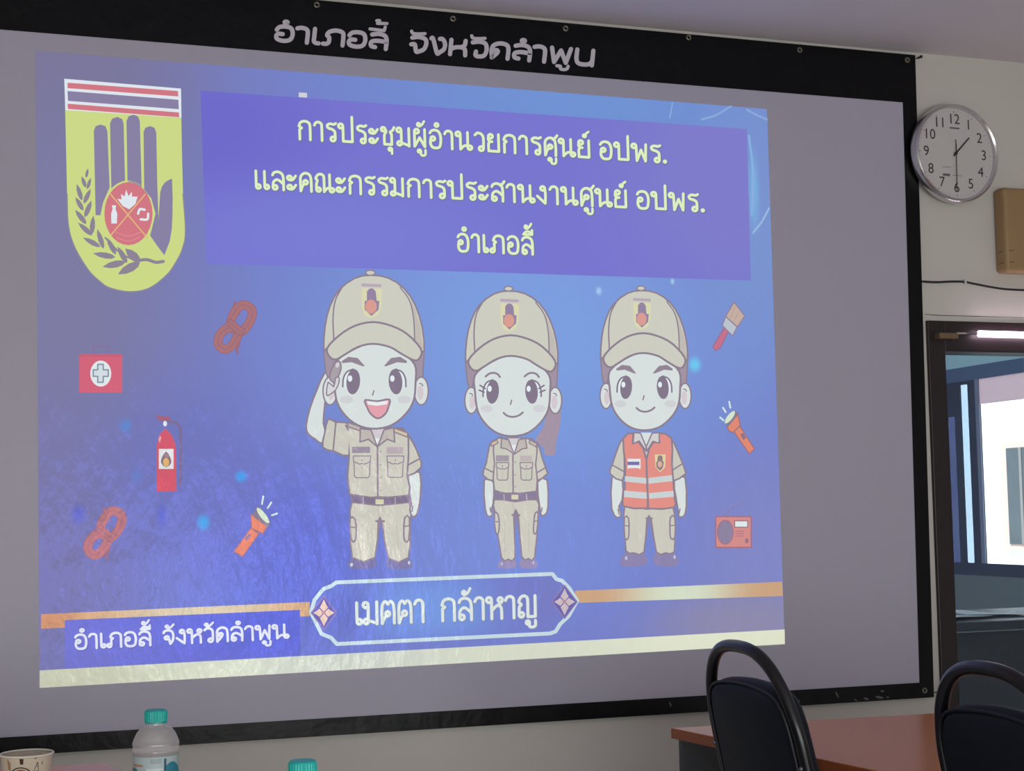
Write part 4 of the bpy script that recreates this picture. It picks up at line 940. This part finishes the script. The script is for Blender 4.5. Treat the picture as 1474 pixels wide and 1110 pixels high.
# ================================================================ BANQUET CHAIRS (facing +x, back leaning towards -x)
tubem = mat('black_chair_tube', (14, 15, 20), .28, spec=.45)
navyf = mat('navy_vinyl', (9, 19, 30), .6, spec=.25, bump=(120, .12, .002))
LEAN = math.radians(12)
def bp(u, v, dx=0):      # point in the plane of the back: u along -y, v up the slope from table height
    return Vector((-v*math.sin(LEAN)+dx*math.cos(LEAN), -u, .75+v*math.cos(LEAN)+dx*math.sin(LEAN)))
t = thing('banquet_chair', 'navy banquet chair with looped black frame in front of the screen, at the table edge', 'chair', (0, 0, 0), 0, 'navy banquet chairs')
half = [(.187, -.33), (.188, -.1), (.187, 0), (.1855, .07), (.176, .12), (.158, .165), (.128, .205), (.088, .231), (.045, .242), (0, .2445)]
prof = smooth(half, n=5)
loop = [bp(p.x, p.y) for p in prof]+[bp(-p.x, p.y) for p in reversed(prof[:-1])]
b = bmesh.new(); add_tube(b, loop, .0128, 14); frm = obj('back_frame', b, tubem, t, True)
for u, v in ((.188, .02), (-.188, .02), (.188, -.2), (-.188, -.2)):
    b = bmesh.new(); q = bp(u, v, -.013); bmesh.ops.create_uvsphere(b, u_segments=10, v_segments=6, radius=.0045, matrix=Matrix.Translation(q))
    obj('screw', b, mat('screw_steel', (120, 120, 124), .35, .8), frm, True)
ch = smooth([(.174, -.28), (.177, -.1), (.176, .05), (.171, .105), (.155, .143), (.120, .162), (.06, .171), (0, .174)], n=4)
cut = [(p.x, p.y) for p in ch]+[(-p.x, p.y) for p in reversed(ch[:-1])]
def cushion(pts, mapf, d0, d1, inset=.012):
    """a padded panel: outline kept at mid depth, faces drawn in and domed"""
    b = bmesh.new(); c = Vector((sum(p[0] for p in pts)/len(pts), sum(p[1] for p in pts)/len(pts)))
    def ringp(k, d): 
        out = []
        for p in pts:
            v = Vector(p)-c; L_ = v.length; out.append(b.verts.new(mapf(*(c+v*max(0, (L_-k))/L_), d)))
        return out
    dm = (d0+d1)/2; h = (d1-d0)/2
    R_ = [ringp(k, d) for k, d in ((inset*1.6, dm-h), (inset, dm-h*.9), (inset*.35, dm-h*.6), (0, dm-h*.15), (0, dm+h*.15), (inset*.35, dm+h*.6), (inset, dm+h*.9), (inset*1.6, dm+h))]
    n = len(pts)
    for A, B in zip(R_, R_[1:]):
        for i in range(n): b.faces.new((A[i], A[(i+1) % n], B[(i+1) % n], B[i]))
    for ring_ in (R_[0], R_[-1]):
        for tri in tessellate_polygon([[v.co for v in ring_]] if False else [[Vector((p[0], p[1], 0)) for p in pts]]): b.faces.new([ring_[i] for i in tri])
    return b
bk = obj('backrest', cushion(cut, lambda u, v, d: bp(u, v, d), -.016, .038), navyf, t, True)
pp = smooth([(p[0]*.985, p[1]*.985) for p in cut[::3]], n=2)
b = bmesh.new(); add_tube(b, [bp(p.x, p.y, -.013) for p in pp], .003, 6); obj('piping', b, mat('dark_navy_piping', (14, 18, 26), .5), bk, True)
sc = [(.05, -.19), (.10, -.215), (.40, -.215), (.465, -.19), (.48, -.12), (.48, .12), (.465, .19), (.40, .215), (.10, .215), (.05, .19)]
st_ = smooth(sc, True, 3)
obj('seat', cushion([(p.x, p.y) for p in st_], lambda u, v, d: Vector((u, v, d)), .405, .47, .016), navyf, t, True)
b = bmesh.new(); add_tube(b, [(.06, -.195, .40), (.46, -.195, .40), (.46, .195, .40), (.06, .195, .40)], .0115, 10, True); obj('seat_frame', b, tubem, t, True)
for sy in (-1, 1):
    b = bmesh.new(); q = bp(.187, -.33); add_tube(b, [(q.x, sy*.187, q.z), (.035, sy*.188, .36), (-.01, sy*.19, .2), (-.055, sy*.192, .0)], .0125, 10); obj('leg', b, tubem, t, True)
    b = bmesh.new(); add_tube(b, [(.45, sy*.19, .40), (.47, sy*.192, .2), (.485, sy*.194, 0)], .0125, 10); obj('leg', b, tubem, t, True)
    b = bmesh.new(); add_tube(b, [(-.015, sy*.19, .185), (.47, sy*.192, .185)], .008, 8); obj('stretcher', b, tubem, t, True)
t.location = (1.5, -1.317, 0)
dup(t, (1.67, -1.915, 0), 'navy banquet chair at the right edge, in front of the glass door')

# ================================================================ PAPER CUP
RIM = at_depth(38.5, 1084, 2.79); CT = .75; CH = .122
RIM = on_z(38.5, 1083.3, CT+CH)
cup = thing('paper_cup', 'cream paper coffee cup with brown coffee prints at the lower left corner', 'cup', (RIM.x, RIM.y, CT))
crt, crb = .0437, .030
def cr(z): return crb+(crt-crb)*z/CH
b = bmesh.new(); add_lathe(b, [(0, .004), (crb-.001, .004), (crb, 0), (cr(.06), .06), (cr(CH-.004), CH-.004), (cr(CH-.004)-.0012, CH-.004), (cr(.06)-.0012, .06), (crb-.0012, .0052), (0, .0052)], 48)
obj('body', b, mat('cream_paper', (214, 205, 186), .7), cup, True)
b = bmesh.new(); add_tube(b, [(crt*math.cos(a), crt*math.sin(a), CH-.002) for a in [2*math.pi*i/48 for i in range(48)]], .0021, 10, True); obj('rim', b, mat('white_rim', (226, 224, 208), .6), cup, True)
b = bmesh.new(); add_lathe(b, [(0, .085), (cr(.085)-.0014, .085)], 40); obj('coffee', b, mat('coffee', (60, 34, 20), .15), cup)
# prints facing the viewer
toward = math.atan2(EYE.y-RIM.y, EYE.x-RIM.x)
def cupmap(ang, z, r=.0003):
    a = toward+ang; rr = cr(z)+r; return Vector((rr*math.cos(a), rr*math.sin(a), z))
brown, cream2 = mat('print_brown', (74, 40, 26), .7), mat('print_dark', (58, 48, 38), .7)
def cup_ring(b, ca0, cz, r0, r1, lay):
    n = 36; V = []
    for i in range(n):
        a = 2*math.pi*i/n; V.append([b.verts.new(cupmap(ca0+r*math.cos(a)/cr(cz), cz+r*math.sin(a), lay)) for r in ((r0+(r1-r0)*j/4) for j in range(5))])
    for i in range(n):
        for j in range(4): b.faces.new((V[i][j], V[(i+1) % n][j], V[(i+1) % n][j+1], V[i][j+1]))
b = bmesh.new(); cup_ring(b, -.24, .083, .0185, .0205, .0003); obj('ring_print', b, cream2, cup)
b = bmesh.new(); cup_ring(b, -.24, .083, .0005, .0150, .0003); obj('coffee_print', b, brown, cup)
b = bmesh.new(); cup_ring(b, -.24, .083, .0150, .0165, .0003); obj('ring_print', b, mat('print_tan', (150, 110, 76), .7), cup)
def cup_poly(pts, m):
    b = bmesh.new(); vs = [b.verts.new(cupmap(a, z)) for a, z in pts]
    for tri in tessellate_polygon([[Vector((a, z, 0)) for a, z in pts]]): b.faces.new([vs[i] for i in tri])
    obj('print_mark', b, m, cup)
def cup_line(pts, wd, m):
    b = bmesh.new(); add_tube(b, [cupmap(a, z, 0) for a, z in pts], wd, 5); obj('print_mark', b, m, cup)
cup_poly([(-.28, .1175), (-.12, .1175), (-.13, .108), (-.25, .108)], brown)
cup_line([(.36, .1035), (.28, .0955), (.50, .0955), (.46, .1035), (.44, .110), (.42, .110), (.37, .1035), (.46, .1035)], .0006, cream2)
cup_poly([(.62, .105), (.66, .105), (.66, .111), (.62, .111)], mat('print_grey', (110, 98, 82), .7))
cup_poly([(-.82, .118), (-.66, .110), (-.68, .096), (-.80, .100)], mat('print_tan2', (168, 138, 104), .7))
cup_poly([(.24, .1185), (.44, .1185), (.34, .1150)], mat('print_tan2', (168, 138, 104)))

# ================================================================ WATER BOTTLES
capm = mat('teal_bottle_cap', (10, 172, 164), .4, spec=.5)
petm = glass_mat('clear_bottle_plastic', (248, 250, 250), .16, .10)
def frost(m, rgb, f):
    nt = m.node_tree; out = nt.nodes['Material Output']; src = out.inputs[0].links[0].from_socket
    d_ = nt.nodes.new('ShaderNodeBsdfTranslucent'); d2 = nt.nodes.new('ShaderNodeBsdfDiffuse'); a_ = nt.nodes.new('ShaderNodeMixShader'); x_ = nt.nodes.new('ShaderNodeMixShader')
    for n_ in (d_, d2): n_.inputs[0].default_value = (*lin(rgb), 1)
    a_.inputs[0].default_value = .6; x_.inputs[0].default_value = f
    nt.links.new(d_.outputs[0], a_.inputs[1]); nt.links.new(d2.outputs[0], a_.inputs[2]); nt.links.new(src, x_.inputs[1]); nt.links.new(a_.outputs[0], x_.inputs[2]); nt.links.new(x_.outputs[0], out.inputs[0])
frost(petm, (240, 238, 238), .40)
labm = mat('pale_label', (168, 190, 194), .45)
def make_bottle(label, loc, rz):
    t = thing('water_bottle', label, 'bottle', loc, rz, 'water bottles with teal caps')
    out = [(0, .006), (.018, .004), (.027, .0), (.0318, .006), (.0334, .016), (.0334, .05), (.0326, .056), (.0326, .1775), (.0342, .181), (.0340, .1835), (.0326, .1880), (.0337, .1900), (.0334, .194), (.0318, .1985), (.0298, .203), (.0275, .2075), (.0238, .2125), (.0190, .2160), (.0150, .2175), (.0136, .2185), (.0150, .2195), (.0150, .2208), (.0134, .2215), (.0128, .236)]
    b = bmesh.new(); add_lathe(b, out, 48); obj('body', b, petm, t, True)
    b = bmesh.new(); r = .0162; n = 60
    add_lathe(b, [(0.0, .2405), (.0140, .2405), (r-.0006, .2395), (r, .238)], n)
    rings = []
    for z in (.238, .2238):
        rings.append([b.verts.new(((r+(.0004 if k % 2 else -.0003))*math.cos(2*math.pi*k/n), (r+(.0004 if k % 2 else -.0003))*math.sin(2*math.pi*k/n), z)) for k in range(n)])
    for k in range(n): b.faces.new((rings[0][k], rings[0][(k+1) % n], rings[1][(k+1) % n], rings[1][k]))
    cp = obj('cap', b, capm, t)
    b = bmesh.new(); add_lathe(b, [(.0150, .2232), (.0160, .2230), (.0160, .2214), (.0150, .2212)], 48); obj('tamper_ring', b, capm, cp, True)
    # wrapped label with its printed fields
    b = bmesh.new(); add_lathe(b, [(.0329, .060), (.0329, .176)], 48); lb = obj('label', b, labm, t, True)
    def patch(a0, a1, z0, z1, m, r=.0331, name='label_print', zf=None):
        b = bmesh.new(); n = 12; A = []
        for i in range(n+1):
            a = a0+(a1-a0)*i/n
            zt_ = z1 if zf is None else zf(i/n); A.append([b.verts.new((r*math.cos(a), r*math.sin(a), z+.028)) for z in (z0, zt_)])
        for P_, Q_ in zip(A, A[1:]): b.faces.new((P_[0], Q_[0], Q_[1], P_[1]))
        obj(name, b, m, lb)
    teal1, teal2 = mat('label_teal', (48, 130, 150), .45), mat('label_deep_teal', (16, 84, 104), .45)
    pale2, tan = mat('label_white', (200, 212, 212), .5), mat('label_tan', (176, 128, 96), .5)
    patch(-1.5, -.52, .068, .128, teal1, zf=lambda f: .1285+.004*math.sin(f*5)); patch(.36, 1.5, .068, .136, teal1, zf=lambda f: .128+.012*math.sin(f*3.2+.4))
    patch(.36, .46, .120, .1455, teal2, .0333); patch(.50, .95, .100, .122, teal2, .0333)
    patch(-1.2, -.58, .1345, .1375, tan, .0333)
    patch(-.42, .30, .112, .132, pale2, .0333); patch(-.36, .16, .122, .1245, teal1, .0335); patch(-.36, .10, .116, .118, teal1, .0335); patch(.20, .26, .122, .129, teal2, .0335)
    patch(-.25, .24, .139, .146, mat('label_grey', (150, 168, 172), .5), .0333)
    return t
def spot(px, py, z):
    p = on_z(px, py, z); return p
q1 = spot(224.5, 1021.5, .75+.2405); q2 = spot(435.5, 1094.5, .75+.2405)
bt1 = make_bottle('clear plastic water bottle with teal cap and blue label, beside the paper cup', (q1.x, q1.y, .75), math.atan2(EYE.y-q1.y, EYE.x-q1.x))
dup(bt1, (q2.x, q2.y, .75), 'water bottle showing only its teal cap at the bottom edge of the picture', math.atan2(EYE.y-q2.y, EYE.x-q2.x))
